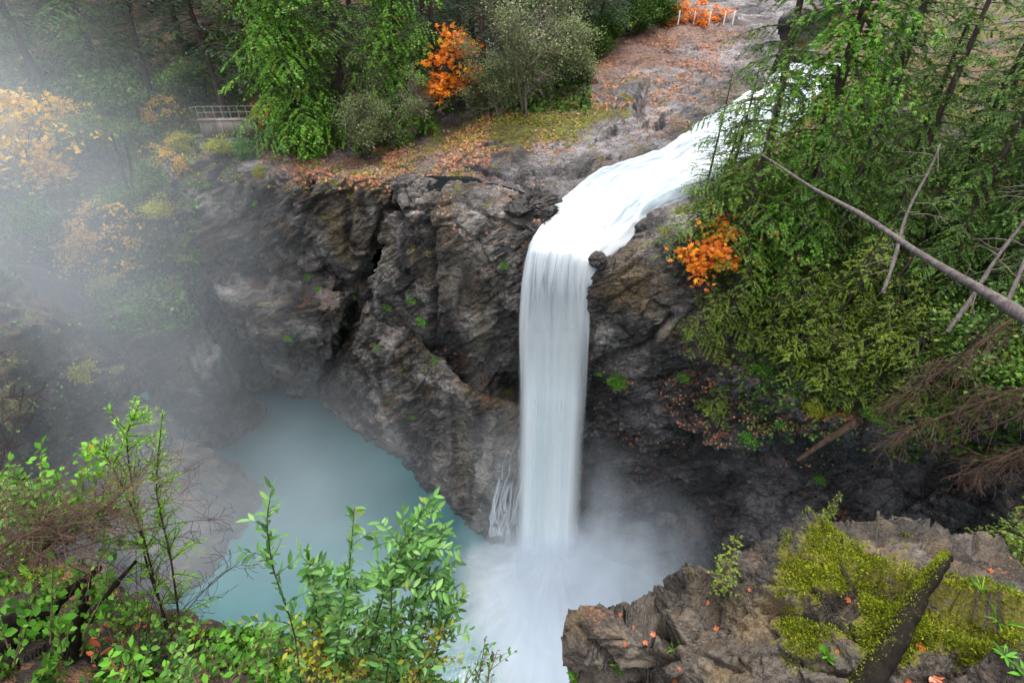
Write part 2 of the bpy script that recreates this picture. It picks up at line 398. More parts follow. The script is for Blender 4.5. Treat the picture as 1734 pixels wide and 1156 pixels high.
# rounded boulder under it
terrain('cliff_boulder', rows(
 [(330, 450, 41), (390, 445, 41), (450, 445, 41), (510, 445, 40), (570, 455, 39.5), (605, 480, 40)],
 [(325, 468, 38.2), (380, 476, 37.7), (440, 478, 37.3), (510, 478, 37), (570, 488, 36.8), (602, 510, 38.5)],
 [(345, 500, 38.6), (395, 515, 35.9), (450, 520, 34.9), (520, 522, 34.8), (577, 528, 35.6), (600, 540, 38.6)],
 [(388, 560, 39.8), (422, 566, 36.4), (470, 572, 35.4), (520, 575, 35.4), (562, 578, 36.6), (582, 585, 39.5)],
 [(440, 625, 43), (458, 632, 40), (490, 638, 39.3), (520, 642, 39.3), (541, 640, 40.3), (552, 630, 43)],
 [(450, 660, 46), (470, 670, 45), (495, 675, 45), (520, 675, 45), (540, 675, 45), (560, 660, 46)]),
 M['rock'], res=.09, big=.6, seed=77, calm=[(480, 530, 35, 1.6, 1.4)], litter=.4, masks=top_masks)

# domed rock beside the crest
terrain('cliff_dome', rows(
 [(655, 345, 37.5), (700, 325, 36), (750, 318, 35), (810, 312, 34), (865, 322, 33), (905, 340, 31.8), (955, 350, 31)],
 [(640, 372, 35.6), (692, 336, 34.2), (745, 326, 33), (805, 318, 32.2), (865, 332, 31.3), (905, 350, 30.2), (945, 366, 29.5)],
 [(625, 430, 35.5), (682, 385, 33), (735, 368, 31.5), (800, 362, 30.3), (860, 368, 29.4), (898, 384, 28.3), (930, 400, 27.9)],
 [(606, 500, 36.2), (658, 460, 33.7), (730, 420, 30.9), (800, 420, 29.6), (855, 420, 28.8), (888, 422, 28.2), (930, 440, 27.5)],
 [(602, 540, 37), (655, 520, 34.8), (731, 500, 31.1), (800, 500, 29.7), (855, 500, 28.9), (890, 500, 28.5), (935, 500, 28)],
 [(640, 575, 38), (690, 590, 34.8), (737, 585, 31.8), (800, 590, 30.5), (855, 590, 30), (892, 590, 29.6), (940, 590, 29.5)],
 [(700, 650, 38), (722, 655, 36), (752, 665, 34.5), (800, 680, 33.5), (855, 690, 33), (892, 690, 32.5), (945, 690, 32.3)],
 [(720, 700, 38), (740, 710, 36), (770, 720, 34.5), (810, 740, 33.5), (855, 760, 33), (892, 780, 32.5), (955, 800, 32.3)]),
 M['rock'], res=.085, big=.6, seed=120, calm=[(800, 330, 31.5, 1.8, 1.3), (790, 470, 30, 1.7, 1.2)], masks=dome_masks)

# broken slope running down to the pool
terrain('talus_slope', rows(
 [(625, 500, 40), (665, 520, 38), (710, 545, 36), (745, 585, 34.5), (800, 630, 33), (880, 660, 31.5), (990, 680, 30)],
 [(606, 522, 37.6), (650, 540, 35.5), (702, 566, 33.6), (742, 604, 32), (800, 645, 31), (875, 672, 30), (980, 690, 29)],
 [(588, 550, 37), (635, 575, 34.9), (690, 603, 33), (742, 632, 31.4), (800, 668, 30.2), (870, 700, 29.2), (975, 720, 28.2)],
 [(562, 600, 38.4), (612, 632, 36.2), (680, 662, 34), (740, 692, 32), (800, 722, 30.2), (862, 752, 28.7), (970, 770, 27.6)],
 [(545, 648, 40.4), (602, 685, 38.2), (662, 722, 35.3), (730, 755, 32.3), (790, 790, 29.9), (850, 815, 28), (965, 830, 26.8)],
 [(550, 692, 43.4), (612, 735, 39.5), (674, 778, 36.3), (728, 826, 33), (782, 880, 29.8), (840, 925, 27.4), (960, 940, 26.3)],
 [(570, 730, 44), (630, 790, 39.5), (690, 850, 36), (745, 900, 32.5), (800, 960, 29.2), (860, 990, 27), (960, 1000, 26)]),
 M['rock'], res=.085, big=.68, seed=160, calm=[(800, 720, 30, 2.2, 1.0), (820, 830, 28.5, 2, 1)])

# buttress on the far side of the slot
terrain('buttress', rows(
 [(130, 470, 39), (240, 462, 39.5), (300, 460, 40), (335, 468, 41), (352, 490, 43)],
 [(165, 520, 34.5), (230, 505, 35), (290, 492, 35.6), (326, 492, 36.5), (348, 512, 41)],
 [(185, 570, 33.2), (250, 560, 33.8), (320, 555, 34.8), (374, 572, 36.8), (396, 580, 42)],
 [(222, 630, 33), (290, 640, 34), (360, 640, 35.2), (412, 640, 38), (436, 645, 44)],
 [(262, 690, 34.4), (328, 700, 35.2), (388, 705, 37.3), (436, 682, 40.5), (468, 672, 46)],
 [(300, 750, 36.6), (348, 775, 37.2), (396, 760, 38.2), (442, 722, 41.3), (482, 690, 46)],
 [(330, 800, 37), (370, 820, 37.2), (410, 800, 38.6), (460, 750, 42), (500, 710, 47)]),
 M['rock'], res=.1, big=.6, seed=200, calm=[(270, 580, 34, 1.8, 1.3), (360, 660, 35.5, 1.8, 1)], litter=.45, masks=top_masks)

# misty wall on the near left
terrain('left_wall', rows(
 [(-150, 440, 38), (60, 500, 38), (170, 590, 36.5), (275, 715, 37.5), (420, 815, 35)],
 [(-150, 380, 30), (30, 485, 30.5), (150, 590, 31), (255, 692, 31.5), (441, 832, 32.4)],
 [(-200, 600, 22), (20, 640, 25), (120, 720, 27), (230, 790, 28.5), (440, 885, 29.8)],
 [(-250, 900, 15), (0, 850, 20), (100, 880, 23), (220, 900, 25.5), (425, 945, 27.0)],
 [(-300, 1200, 10), (0, 1100, 14), (120, 1050, 18), (240, 1000, 22), (395, 1010, 24.2)],
 [(-300, 1500, 9), (0, 1340, 12), (120, 1240, 15), (230, 1140, 19), (390, 1090, 22)]),
 M['slope'], res=.2, big=.8, seed=240, moss=.35, litter=.35)

# forested hillside behind, to the left
terrain('hillside', [[Vector(q) for q in r] for r in (
 [(-130, 110, 62), (-70, 120, 60), (-20, 120, 54), (30, 130, 50), (80, 140, 48)],
 [(-90, 75, 44), (-50, 80, 43), (-15, 82, 40), (20, 92, 38), (60, 105, 38)],
 [tuple(P(-500, 0, 60)), tuple(P(0, 0, 62)), tuple(P(300, 20, 62)), tuple(P(600, 50, 66)), tuple(P(880, 20, 76))],
 [tuple(P(-350, 150, 46)), tuple(P(0, 150, 48)), tuple(P(200, 150, 50)), tuple(P(420, 180, 49)), tuple(P(640, 160, 54))],
 [tuple(P(-250, 300, 37)), tuple(P(0, 320, 37.5)), tuple(P(140, 320, 40)), tuple(P(280, 280, 42)), tuple(P(360, 235, 44.5))],
 [tuple(P(-200, 400, 33)), tuple(P(0, 450, 34)), tuple(P(130, 450, 36.5)), tuple(P(240, 430, 38)), tuple(P(330, 400, 40))],
 [tuple(P(-160, 500, 36)), tuple(P(0, 540, 36)), tuple(P(150, 540, 37)), tuple(P(260, 520, 38.5)), tuple(P(360, 500, 41))],
 [tuple(P(-160, 700, 38)), tuple(P(0, 700, 38)), tuple(P(150, 690, 38)), tuple(P(260, 660, 38)), tuple(P(380, 600, 43))])],
 M['soil'], res=.3, big=.5, seed=280, moss=.5, litter=.5)

# cliff on the right of the crest
terrain('cliff_shoulder', rows(
 [(985, 470, 28), (1030, 425, 28.5), (1075, 392, 29.5), (1120, 350, 31.5), (1170, 330, 32), (1260, 300, 33)],
 [(990, 468, 25.6), (1012, 452, 25.4), (1055, 424, 25.8), (1095, 380, 27.2), (1150, 375, 26.6), (1240, 365, 26)],
 [(990, 505, 25.5), (1007, 500, 24.8), (1060, 482, 24.5), (1120, 455, 24.3), (1170, 445, 24), (1260, 430, 23.5)],
 [(990, 560, 25.9), (1004, 560, 25), (1060, 550, 24.1), (1120, 540, 23.2), (1180, 535, 22.7), (1270, 520, 22.4)],
 [(988, 620, 26.3), (1004, 612, 25.4), (1060, 608, 24.6), (1112, 600, 23.4), (1170, 590, 22.9), (1270, 600, 22)],
 [(985, 690, 29), (1010, 690, 28), (1060, 670, 27), (1112, 660, 26), (1170, 660, 25), (1270, 660, 24.5)]),
 M['rock'], res=.085, big=.5, seed=320)

def wall_masks(V, up, A):
    hi = np.clip((V[:, 2]-17.5)/3, 0, 1)
    A['litter'] = np.clip(A['litter']+.7*hi*(up > .1)*(.4+.6*fbm(V*.5, 3, 7)), 0, 1.1)
    A['moss'] = np.clip(A['moss']*hi+.1*hi, 0, 1)
    A['rust'] = A['rust']*hi
# undercut wall to the right of the fall
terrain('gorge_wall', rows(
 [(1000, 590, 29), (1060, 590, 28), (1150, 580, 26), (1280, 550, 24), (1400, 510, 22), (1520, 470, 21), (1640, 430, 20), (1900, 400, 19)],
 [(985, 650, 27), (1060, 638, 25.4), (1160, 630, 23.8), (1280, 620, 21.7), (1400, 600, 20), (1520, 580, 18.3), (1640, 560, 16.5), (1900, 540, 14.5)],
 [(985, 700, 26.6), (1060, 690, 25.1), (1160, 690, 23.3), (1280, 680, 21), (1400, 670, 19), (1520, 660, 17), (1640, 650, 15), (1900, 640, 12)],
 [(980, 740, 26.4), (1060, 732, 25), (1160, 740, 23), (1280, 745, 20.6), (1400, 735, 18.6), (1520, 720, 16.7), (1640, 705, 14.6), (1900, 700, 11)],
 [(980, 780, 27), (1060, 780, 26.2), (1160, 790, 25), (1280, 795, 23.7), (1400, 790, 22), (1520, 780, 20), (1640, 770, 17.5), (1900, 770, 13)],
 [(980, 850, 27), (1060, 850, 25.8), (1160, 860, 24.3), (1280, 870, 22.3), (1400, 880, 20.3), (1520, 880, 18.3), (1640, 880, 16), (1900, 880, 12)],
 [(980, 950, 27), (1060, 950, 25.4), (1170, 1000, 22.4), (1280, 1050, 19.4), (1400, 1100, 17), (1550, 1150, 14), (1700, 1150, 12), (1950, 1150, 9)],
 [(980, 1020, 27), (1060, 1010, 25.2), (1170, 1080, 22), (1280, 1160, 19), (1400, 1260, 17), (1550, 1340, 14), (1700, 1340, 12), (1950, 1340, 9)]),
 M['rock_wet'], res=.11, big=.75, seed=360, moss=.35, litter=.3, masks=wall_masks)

# forest floor on the right bank
terrain('right_bank', rows(
 [(1420, 10, 90), (1560, 0, 90), (1760, 0, 90), (2050, 0, 90)],
 [(1370, 110, 58), (1500, 95, 58), (1700, 75, 58), (2000, 50, 58)],
 [(1360, 195, 43), (1470, 180, 42), (1650, 150, 42), (1950, 130, 42)],
 [(1235, 290, 33), (1400, 285, 32), (1600, 260, 32), (1900, 240, 31)],
 [(1130, 370, 27.5), (1330, 375, 26.8), (1550, 350, 26), (1850, 330, 24)],
 [(1190, 460, 24), (1350, 468, 23), (1550, 440, 21.5), (1850, 420, 19)],
 [(1230, 560, 22.9), (1380, 540, 21.3), (1550, 520, 19.6), (1850, 490, 16.5)],
 [(1260, 640, 22), (1390, 640, 19.8), (1550, 640, 17.2), (1900, 600, 13)]),
 M['slope'], res=.2, big=.4, seed=400, moss=.5, litter=.6)
# pale bank far upstream
terrain('far_bank', [[Vector(q) for q in r] for r in (
 [(20, 160, 52), (70, 160, 52), (120, 150, 52), (180, 140, 52)], [(20, 120, 34), (60, 110, 34), (100, 100, 34), (150, 90, 34)],
 [(18, 92, 31.5), (50, 85, 31), (80, 80, 30.5), (120, 70, 30)], [(16, 80, 28), (40, 72, 28), (70, 66, 28), (110, 60, 28)])],
 M['bench'], res=.6, big=.5, seed=430)

# river bed and floor of the gorge
terrain('gorge_bed', [[Vector(q) for q in r] for r in (
 [(-60, 60, -2), (-30, 60, -2.5), (0, 60, -2.5), (40, 60, -2)],
 [(-60, 30, -2), (-20, 30, -3), (0, 30, -3), (40, 30, -2)],
 [(-60, -20, -2), (-20, -20, -3), (0, -20, -3), (40, -20, -2)])],
 M['rock_wet'], res=1.0, big=.3, seed=450)
terrain('river_bed', rows(
 [(1220, 130, 52), (1330, 125, 55), (1540, 120, 57)],
 [(1120, 240, 41), (1230, 240, 41), (1420, 230, 41)],
 [(980, 308, 34.2), (1090, 333, 32.3), (1260, 335, 31.5)],
 [(915, 376, 29.9), (990, 397, 28.8), (1160, 392, 27.8)],
 [(885, 420, 28), (945, 438, 26.7), (1050, 462, 25.6)],
 [(888, 520, 28.4), (945, 520, 27.6), (1010, 520, 26.4)],
 [(888, 700, 30), (945, 700, 29.6), (1010, 700, 28)],
 [(888, 900, 31), (945, 900, 30.6), (1010, 900, 29)]),
 M['rock_wet'], res=.2, big=.22, seed=470)

# left foreground bank under the shrubs
terrain('near_bank', zrows(
 [(-150, 960, 26), (0, 1000, 26), (150, 1030, 26), (300, 1100, 26), (450, 1150, 26), (650, 1180, 26), (900, 1230, 26)],
 [(-150, 890, 33), (0, 930, 33), (130, 960, 33), (260, 1020, 32.8), (400, 1070, 32.6), (600, 1115, 32.4), (830, 1185, 32.2)],
 [(-150, 950, 33.5), (0, 980, 33.6), (120, 1010, 33.6), (250, 1060, 33.3), (400, 1110, 33), (600, 1150, 32.7), (850, 1230, 32.4)],
 [(-150, 1060, 34), (0, 1080, 34), (110, 1100, 34), (250, 1130, 33.6), (400, 1170, 33.2), (600, 1220, 33), (850, 1300, 32.6)],
 [(-150, 1300, 34.6), (0, 1300, 34.6), (110, 1300, 34.6), (250, 1300, 34.2), (400, 1350, 33.8), (600, 1400, 33.4), (850, 1450, 33)]),
 M['soil'], res=.05, seed=500, amp=lambda V: .16*fbm(V*1.3, 5, 5)+.1*facets(V*2.2, 8), moss=.6, litter=.5, ms=4, upside=True)

# mossy outcrop on the right
def outcrop_masks(V, up, A):
    def zb(px, py, z, r, sx=1.0):
        d = (V-np.array(Z(px, py, z)))/np.array([sx, 1, 1]); return np.exp(-(d*d).sum(1)/(r*r))
    g = zb(1450, 930, 33.2, .75, 1.5)+.9*zb(1400, 985, 33.2, .55, 1.2)+.7*zb(1350, 1090, 32.9, .45)+.9*zb(1600, 1000, 33.5, .55, 1.3)+.7*zb(1700, 1060, 33.6, .6)+.8*zb(1500, 1090, 33.2, .4)
    A['moss'] = np.clip((A['moss']*.3+g*1.0*(.75+.8*fbm(V*1.8, 4, 17)))*(up > .1), 0, 1.0)
    A['stain'] *= .3
def outcrop_disp(V):
    q = V @ (rot((0, 1, 0), 24) @ rot((1, 0, 0), -30)).T
    q = q + .05*np.stack([fbm(V*1.2, 2, 1), fbm(V*1.2, 2, 2), fbm(V*1.2, 2, 3)], 1)
    t1 = q[:, 2]*2.6+.25*fbm(q*.9, 2, 4); f1 = t1-np.floor(t1)
    t2 = q[:, 2]*9+.4*fbm(q*2, 2, 5); f2 = t2-np.floor(t2)
    lay = .16*(f1**2-.4)*np.clip(.7+fbm(q*.7, 2, 9), 0, 1)+.035*(f2-.5)
    return lay+.46*facets(q*np.array([.8, 1.0, 1.5]), 31, .9, .45)+.16*facets(q*np.array([2.2, 2.8, 4.5]), 41, .9, .45)+.055*facets(q*np.array([6, 8, 15.]), 51, .9, .4)+.012*fbm(V*12, 2, 6)
terrain('rock_outcrop', zrows(
 [(960, 1130, 28), (1040, 1120, 28), (1130, 1110, 28), (1200, 1080, 27), (1270, 1030, 27), (1350, 1000, 27), (1450, 980, 27), (1550, 1000, 27), (1650, 1020, 27), (1760, 1050, 27), (1900, 1080, 27)],
 [(958, 1100, 31), (1040, 1070, 31), (1130, 1075, 31), (1188, 1030, 31), (1255, 970, 31), (1340, 935, 31), (1440, 910, 31), (1540, 930, 31), (1630, 965, 31), (1750, 1000, 31), (1900, 1020, 31)],
 [(962, 1038, 31.9), (1045, 1046, 31.9), (1130, 1062, 31.8), (1188, 1000, 32.1), (1255, 940, 32.3), (1340, 910, 32.6), (1440, 888, 32.9), (1540, 908, 33), (1630, 950, 33), (1750, 985, 33.2), (1900, 1000, 33.5)],
 [(952, 1085, 31.9), (1045, 1080, 32), (1135, 1092, 32), (1205, 1045, 32.3), (1275, 990, 32.7), (1360, 955, 33), (1450, 935, 33.3), (1545, 955, 33.4), (1640, 1000, 33.4), (1750, 1030, 33.6), (1900, 1050, 33.8)],
 [(955, 1118, 31.5), (1050, 1125, 31.7), (1140, 1130, 32), (1220, 1100, 32.3), (1300, 1060, 32.7), (1380, 1030, 33), (1470, 1010, 33.3), (1560, 1030, 33.5), (1660, 1070, 33.6), (1770, 1100, 33.8), (1900, 1120, 34)],
 [(960, 1165, 30.8), (1060, 1170, 31.2), (1150, 1180, 31.8), (1240, 1165, 32.2), (1330, 1140, 32.6), (1410, 1120, 32.9), (1500, 1110, 33.2), (1590, 1120, 33.4), (1690, 1150, 33.6), (1800, 1170, 33.8), (1950, 1180, 34)],
 [(940, 1300, 30), (1060, 1300, 30.5), (1180, 1310, 31), (1280, 1300, 32), (1380, 1290, 32.4), (1480, 1290, 32.8), (1580, 1290, 33), (1680, 1290, 33.2), (1800, 1300, 33.4), (1900, 1300, 33.6), (2050, 1300, 33.8)]),
 M['near_rock'], res=.035, seed=520, amp=outcrop_disp, moss=.4, litter=.2, ms=3, masks=outcrop_masks, upside=True)

_V = []; _F = []; _o = 0
for v, f in TERR:
    _V.append(v); _F.append(f+_o); _o += len(v)
_V = np.concatenate(_V); _F = np.concatenate(_F)
BVH = BVHTree.FromPolygons(_V.tolist(), _F.tolist())
EYE = Vector((0, 0, H))
def hit(px, py, sink=0.0):
    d = ray(px, py).normalized()
    loc, n, i, t = BVH.ray_cast(EYE, d)
    if loc is None: return P(px, py, 60)
    return loc - Vector((0, 0, sink))
def ground(x, y, top=60):
    loc, n, i, t = BVH.ray_cast(Vector((x, y, top)), Vector((0, 0, -1)))
    return (loc, n) if loc is not None else (Vector((x, y, 0)), Vector((0, 0, 1)))
# ------------------------------------------------------------------ water
def vcol_mesh(name, G, mat, disp=None, smooth=True, kind='structure', label=None, cat=None, parent=None):
    nv, nu = G.shape[:2]
    me = mesh_np(name, G.reshape(-1, 3), grid_faces(nv, nu), smooth)
    u = np.tile(np.linspace(0, 1, nu), nv); v = np.repeat(np.linspace(0, 1, nv), nu)
    for kk, vv in (('across', u), ('along', v)):
        at = me.attributes.new(kk, 'FLOAT', 'POINT'); at.data.foreach_set('value', vv.astype(np.float32))
    o = link(name, me, mat, parent)
    if parent is None: tag(o, label, cat, kind=kind)
    return o
def foam_mat(name, su, sv, edge=.12, dens=1.0, base=(.82, .88, .92), dark=(.42, .52, .56), holes=.0, vfade=None, cut=.45, seed=0.0, det=5, dist=.25):
    k = NT(name)
    def att(nm):
        a_ = k.n('Attribute'); a_.attribute_name = nm; return a_.outputs['Fac']
    u, v = att('across'), att('along')
    cx = k.n('CombineXYZ'); k.l(k.math('MULTIPLY', u, su), cx.inputs[0]); k.l(k.math('MULTIPLY', v, sv), cx.inputs[1]); cx.inputs[2].default_value = seed
    n = k.noise(cx.outputs[0], 1.0, det, .6, dist)
    cx2 = k.n('CombineXYZ'); k.l(k.math('MULTIPLY', u, su*.3), cx2.inputs[0]); k.l(k.math('MULTIPLY', v, sv*.4), cx2.inputs[1]); cx2.inputs[2].default_value = seed+5
    n2 = k.noise(cx2.outputs[0], 1.0, 2, .5)
    c = k.ramp(n2, [(.35, dark), (.62, base)])
    c = k.mix(k.ramp(n, [(.4, .0), (.7, .5)]), c, (.9, .93, .95))
    # soft borders
    e = k.math('MINIMUM', u, k.math('SUBTRACT', 1.0, u))
    a = k.math('DIVIDE', e, edge, True)
    a = k.ramp(a, [(0, 0), (1, 1)], 'EASE')
    a = k.math('MULTIPLY', a, k.math('ADD', k.math('MULTIPLY', n, 1.1), .55), True)
    if holes: a = k.math('MULTIPLY', a, k.ramp(n, [(cut-.12, 1-holes), (cut+.12, 1)]))
    if vfade:
        a = k.math('MULTIPLY', a, k.ramp(v, vfade))
    a = k.math('MULTIPLY', a, dens, True)
    d = k.n('BsdfDiffuse'); k.l(c, d.inputs[0]); t = k.n('BsdfTranslucent'); k.l(c, t.inputs[0])
    m1 = k.n('MixShader'); m1.inputs[0].default_value = .35; k.l(d.outputs[0], m1.inputs[1]); k.l(t.outputs[0], m1.inputs[2])
    tr = k.n('BsdfTransparent'); mx = k.n('MixShader'); k.l(a, mx.inputs[0]); k.l(tr.outputs[0], mx.inputs[1]); k.l(m1.outputs[0], mx.inputs[2])
    k.l(mx.outputs[0], k.out.inputs[0]); return k.m

def pool_mat():
    k = NT('pool_water'); p = k.pos()
    n = k.noise(p, .25, 3); c = k.ramp(n, [(.3, (.026, .098, .108)), (.7, (.040, .135, .145))])
    b = k.bsdf(Base_Color=c, Roughness=.22, Normal=k.bump(k.noise(p, 2.2, 4, .6), .35, .05)); k.l(b.outputs[0], k.out.inputs[0]); return k.m
M['pool'] = pool_mat()
G = loft([[Vector((x, y, 0)) for x in (-60, -20, 0, 20, 45)] for y in (-12, 10, 30, 60)], .6)
G[..., 2] += .03*vnoise(G.reshape(-1, 3)*.8, 4).reshape(G.shape[:2])
o = vcol_mesh('plunge_pool', G, M['pool'])
def dark_water():
    k = NT('still_dark_water'); p = k.pos()
    b = k.bsdf(Base_Color=(.006, .010, .012, 1), Roughness=.08, Normal=k.bump(k.noise(p, 5, 3), .12, .03)); b.inputs['Specular IOR Level'].default_value = .2; k.l(b.outputs[0], k.out.inputs[0]); return k.m
M['dark_water'] = dark_water()
pc = [P(702, 300, 36.2), P(730, 292, 36.6), P(800, 290, 36.4), P(880, 316, 34), P(925, 342, 32), P(890, 348, 30.8), P(820, 335, 32), P(760, 328, 33.2), P(712, 322, 34.6)]
zc = 26.85
me = bpy.data.meshes.new('pothole_water'); me.from_pydata([(q.x, q.y, zc) for q in pc]+[(0, 0, 0)]*0, [], [list(range(len(pc)))]); me.update()
tag(link('pothole_water', me, M['dark_water']), kind='structure')

# the river running to the crest
def rr(lst): return [P(*q) for q in lst]
Lr = rr([(1330, 112, 57), (1262, 158, 48.5), (1185, 205, 42.6), (1112, 256, 37), (1008, 290, 34.2), (940, 345, 31), (912, 378, 29.2), (902, 398, 28.0), (892, 430, 27.1), (885, 480, 26.6), (882, 540, 26.3), (884, 650, 26.0), (884, 740, 25.9)])
Rr = rr([(1470, 120, 58), (1400, 180, 46), (1310, 235, 39), (1215, 298, 33.5), (1128, 345, 30), (1085, 385, 27.9), (1055, 410, 26.7), (1032, 425, 26.0), (1005, 452, 25.1), (998, 485, 24.95), (996, 545, 24.9), (991, 650, 24.75), (986, 740, 24.7)])
crs = []
for a, b in zip(Lr, Rr):
    crs.append([a.lerp(b, t)+Vector((0, 0, (-.55 if t in (-.04, 1.04) else .16+.25*math.sin(math.pi*max(0, min(1, t)))))) for t in (-.04, .06, .2, .4, .6, .8, .94, 1.04)])
G = loft(crs, .11)
nn = G.shape[0]
V = G.reshape(-1, 3)
fl = np.array([Lr[4].x-Lr[2].x, Lr[4].y-Lr[2].y]); fl /= np.linalg.norm(fl)
al = V[:, 0]*fl[0]+V[:, 1]*fl[1]; ac = V[:, 0]*-fl[1]+V[:, 1]*fl[0]
q = np.stack([ac*1.6, al*.45, V[:, 2]*.3], 1)
dz = .17*fbm(q, 4, 3)+.10*np.abs(vnoise(q*2.3, 9))
dz *= np.clip((nn-1-np.repeat(np.arange(nn), G.shape[1]))/150, 0, 1)**1.5*.92+.08
V[:, 2] += dz
G = V.reshape(G.shape)
M['river'] = foam_mat('river_foam', 16, 14, edge=.07, dens=1.0, dark=(.34, .43, .49), base=(.70, .75, .79), holes=.5, cut=.36, seed=2, dist=.8, vfade=[(0, 1), (.80, 1), (.99, 0)])
vcol_mesh('river', G, M['river'])
# dark water seen through the gaps of the foam
k = NT('river_water'); b = k.bsdf(Base_Color=(.16, .20, .22, 1), Roughness=.2); k.l(b.outputs[0], k.out.inputs[0]); M['river_water'] = k.m
G2 = G[:int(nn*.66)].copy(); G2[..., 2] -= .14
vcol_mesh('river_water', G2, M['river_water'])

# the fall itself: a thick curtain with looser veils round it
prof = [(430, 889, 1010, 27.0, 25.2), (450, 886, 1004, 26.75, 24.9), (480, 883, 998, 26.45, 24.8), (520, 881, 997, 26.2, 24.75), (580, 881, 993, 26.0, 24.7), (650, 883, 990, 25.85, 24.65),
        (730, 882, 985, 25.75, 24.6), (810, 880, 981, 25.7, 24.55), (880, 877, 979, 25.65, 24.5), (950, 874, 978, 25.6, 24.5)]
def curtain(off, grow, bulge, res=.12, wob=.1, seed=0):
    rws = []
    for i, (py, xl, xr, Yl, Yr) in enumerate(prof):
        s_ = (-.9, -.45, .1, .6, 1, 1, 1, 1, 1, 1)[i]        # the top starts inside the river's bend, the rest stands clear of it
        o_ = off*s_ if s_ > 0 else -s_
        o_ = o_ if s_ > 0 else -o_*.8
        a = P(xl-grow*max(s_, 0), py, Yl-o_); b = P(xr+grow*max(s_, 0), py, Yr-o_)
        rws.append([a.lerp(b, t)+Vector((0, -bulge*max(s_, 0)*math.sin(math.pi*t), 0)) for t in (0, .12, .3, .5, .7, .88, 1)])
    G = loft(rws, res); V = G.reshape(-1, 3)
    u = np.tile(np.linspace(0, 1, G.shape[1]), G.shape[0]); v = np.repeat(np.linspace(0, 1, G.shape[0]), G.shape[1])
    V[:, 1] += wob*fbm(np.stack([u*5, v*1.0, u*0+seed], 1), 4, seed)*(.3+v)
    return V.reshape(G.shape)
M['fall'] = foam_mat('fall_water', 5, .4, edge=.26, dens=1.1, det=2, dark=(.72, .82, .86), base=(.93, .96, .98), seed=7, vfade=[(0, 0), (.10, 0), (.36, 1), (1, 1)], dist=.0)
M['veil'] = foam_mat('fall_veil', 9, .6, edge=.45, dens=.42, holes=.8, cut=.5, det=2, seed=13, dist=.0, vfade=[(0, 0), (.12, 0), (.35, 1), (1, .4)])
wf = empty('waterfall', P(938, 900, 25)); tag(wf, kind='structure')
def wf_part(nm, G, m):
    G = G - np.array(wf.location)
    return vcol_mesh(nm, G, m, parent=wf)
wf_part('water_curtain', curtain(0, 6, .55, wob=.16, seed=3), M['fall'])
wf_part('water_veil', curtain(.35, 12, .7, wob=.15, seed=5), M['veil'])
wf_part('water_veil', curtain(-.5, 14, .3, wob=.15, seed=8), M['veil'])
wf_part('water_veil', curtain(.75, 7, .9, wob=.15, seed=11), M['veil'])

def boulder(name, c, r, seed, mat, label, cat='rock', group=None):
    import bmesh
    bm = bmesh.new(); bmesh.ops.create_icosphere(bm, subdivisions=5, radius=1.0); me = bpy.data.meshes.new(name); bm.to_mesh(me); bm.free()
    n = len(me.vertices); co = np.zeros(n*3, np.float32); me.vertices.foreach_get('co', co); V = co.reshape(-1, 3).astype(float)
    V = V*(1+.5*facets(V*1.1+seed*3.1, seed, .9, .3)[:, None]+.14*facets(V*3.3+seed, seed+3, .9, .4)[:, None])*np.array(r)
    me.vertices.foreach_set('co', V.astype(np.float32).ravel()); me.update()
    for kk, vv in (('tone', .5), ('rust', .1), ('stain', .2), ('moss', 0.), ('litter', 0.)):
        at = me.attributes.new(kk, 'FLOAT', 'POINT'); at.data.foreach_set('value', np.full(n, vv, np.float32))
    o = link(name, me, mat); o.location = c; tag(o, label, cat, group); return o
boulder('crest_rock', P(1014, 441, 25.0), (.42, .5, .34), 3, M['rock_wet'], 'small dark wet rock at the right side of the lip with water parting round it')
boulder('blocky_rock', P(700, 326, 34.9), (1.35, 1.3, 1.1), 9, M['rock'], 'blocky grey rock between the dark cleft and the small dark pool')
boulder('crest_rock', P(898, 352, 30.0), (1.5, 1.1, .8), 5, M['rock_wet'], 'dark wet rounded rock at the left side of the rapids above the lip')
# side trickles over the ledge left of the foot
M['strand'] = foam_mat('strand_water', 4, 3, edge=.5, dens=.55, holes=.75, seed=21, dist=.4)
tr = empty('side_cascade', P(850, 900, 26)); tag(tr, kind='structure')
g_ = random.Random(12)
paths = [[(878, 742), (866, 770), (862, 800), (858, 815)], [(862, 760), (852, 785), (850, 812)]]
for i in range(15):
    x = g_.uniform(836, 884); paths.append([(x+g_.uniform(-3, 3), g_.uniform(808, 830)), (x-4+g_.uniform(-5, 3), 845), (x-8+g_.uniform(-7, 4), 875), (x-10+g_.uniform(-10, 8), 902), (x-14+g_.uniform(-12, 10), 930)])
for k, pl in enumerate(paths):
    w = g_.uniform(.05, .16) if k > 1 else .045
    rws = []
    for i, (px, py) in enumerate(pl):
        c = hit(px, py); c = c+(EYE-c).normalized()*.22
        s_ = w*(.7+.4*i)
        rws.append([c+Vector((-s_, 0, -.1)), c+Vector((-s_*.4, -.04, .02)), c+Vector((s_*.4, -.04, .02)), c+Vector((s_, 0, -.1))])
    vcol_mesh('water_strand', loft(rws, .08)-np.array(tr.location), M['strand'], parent=tr)

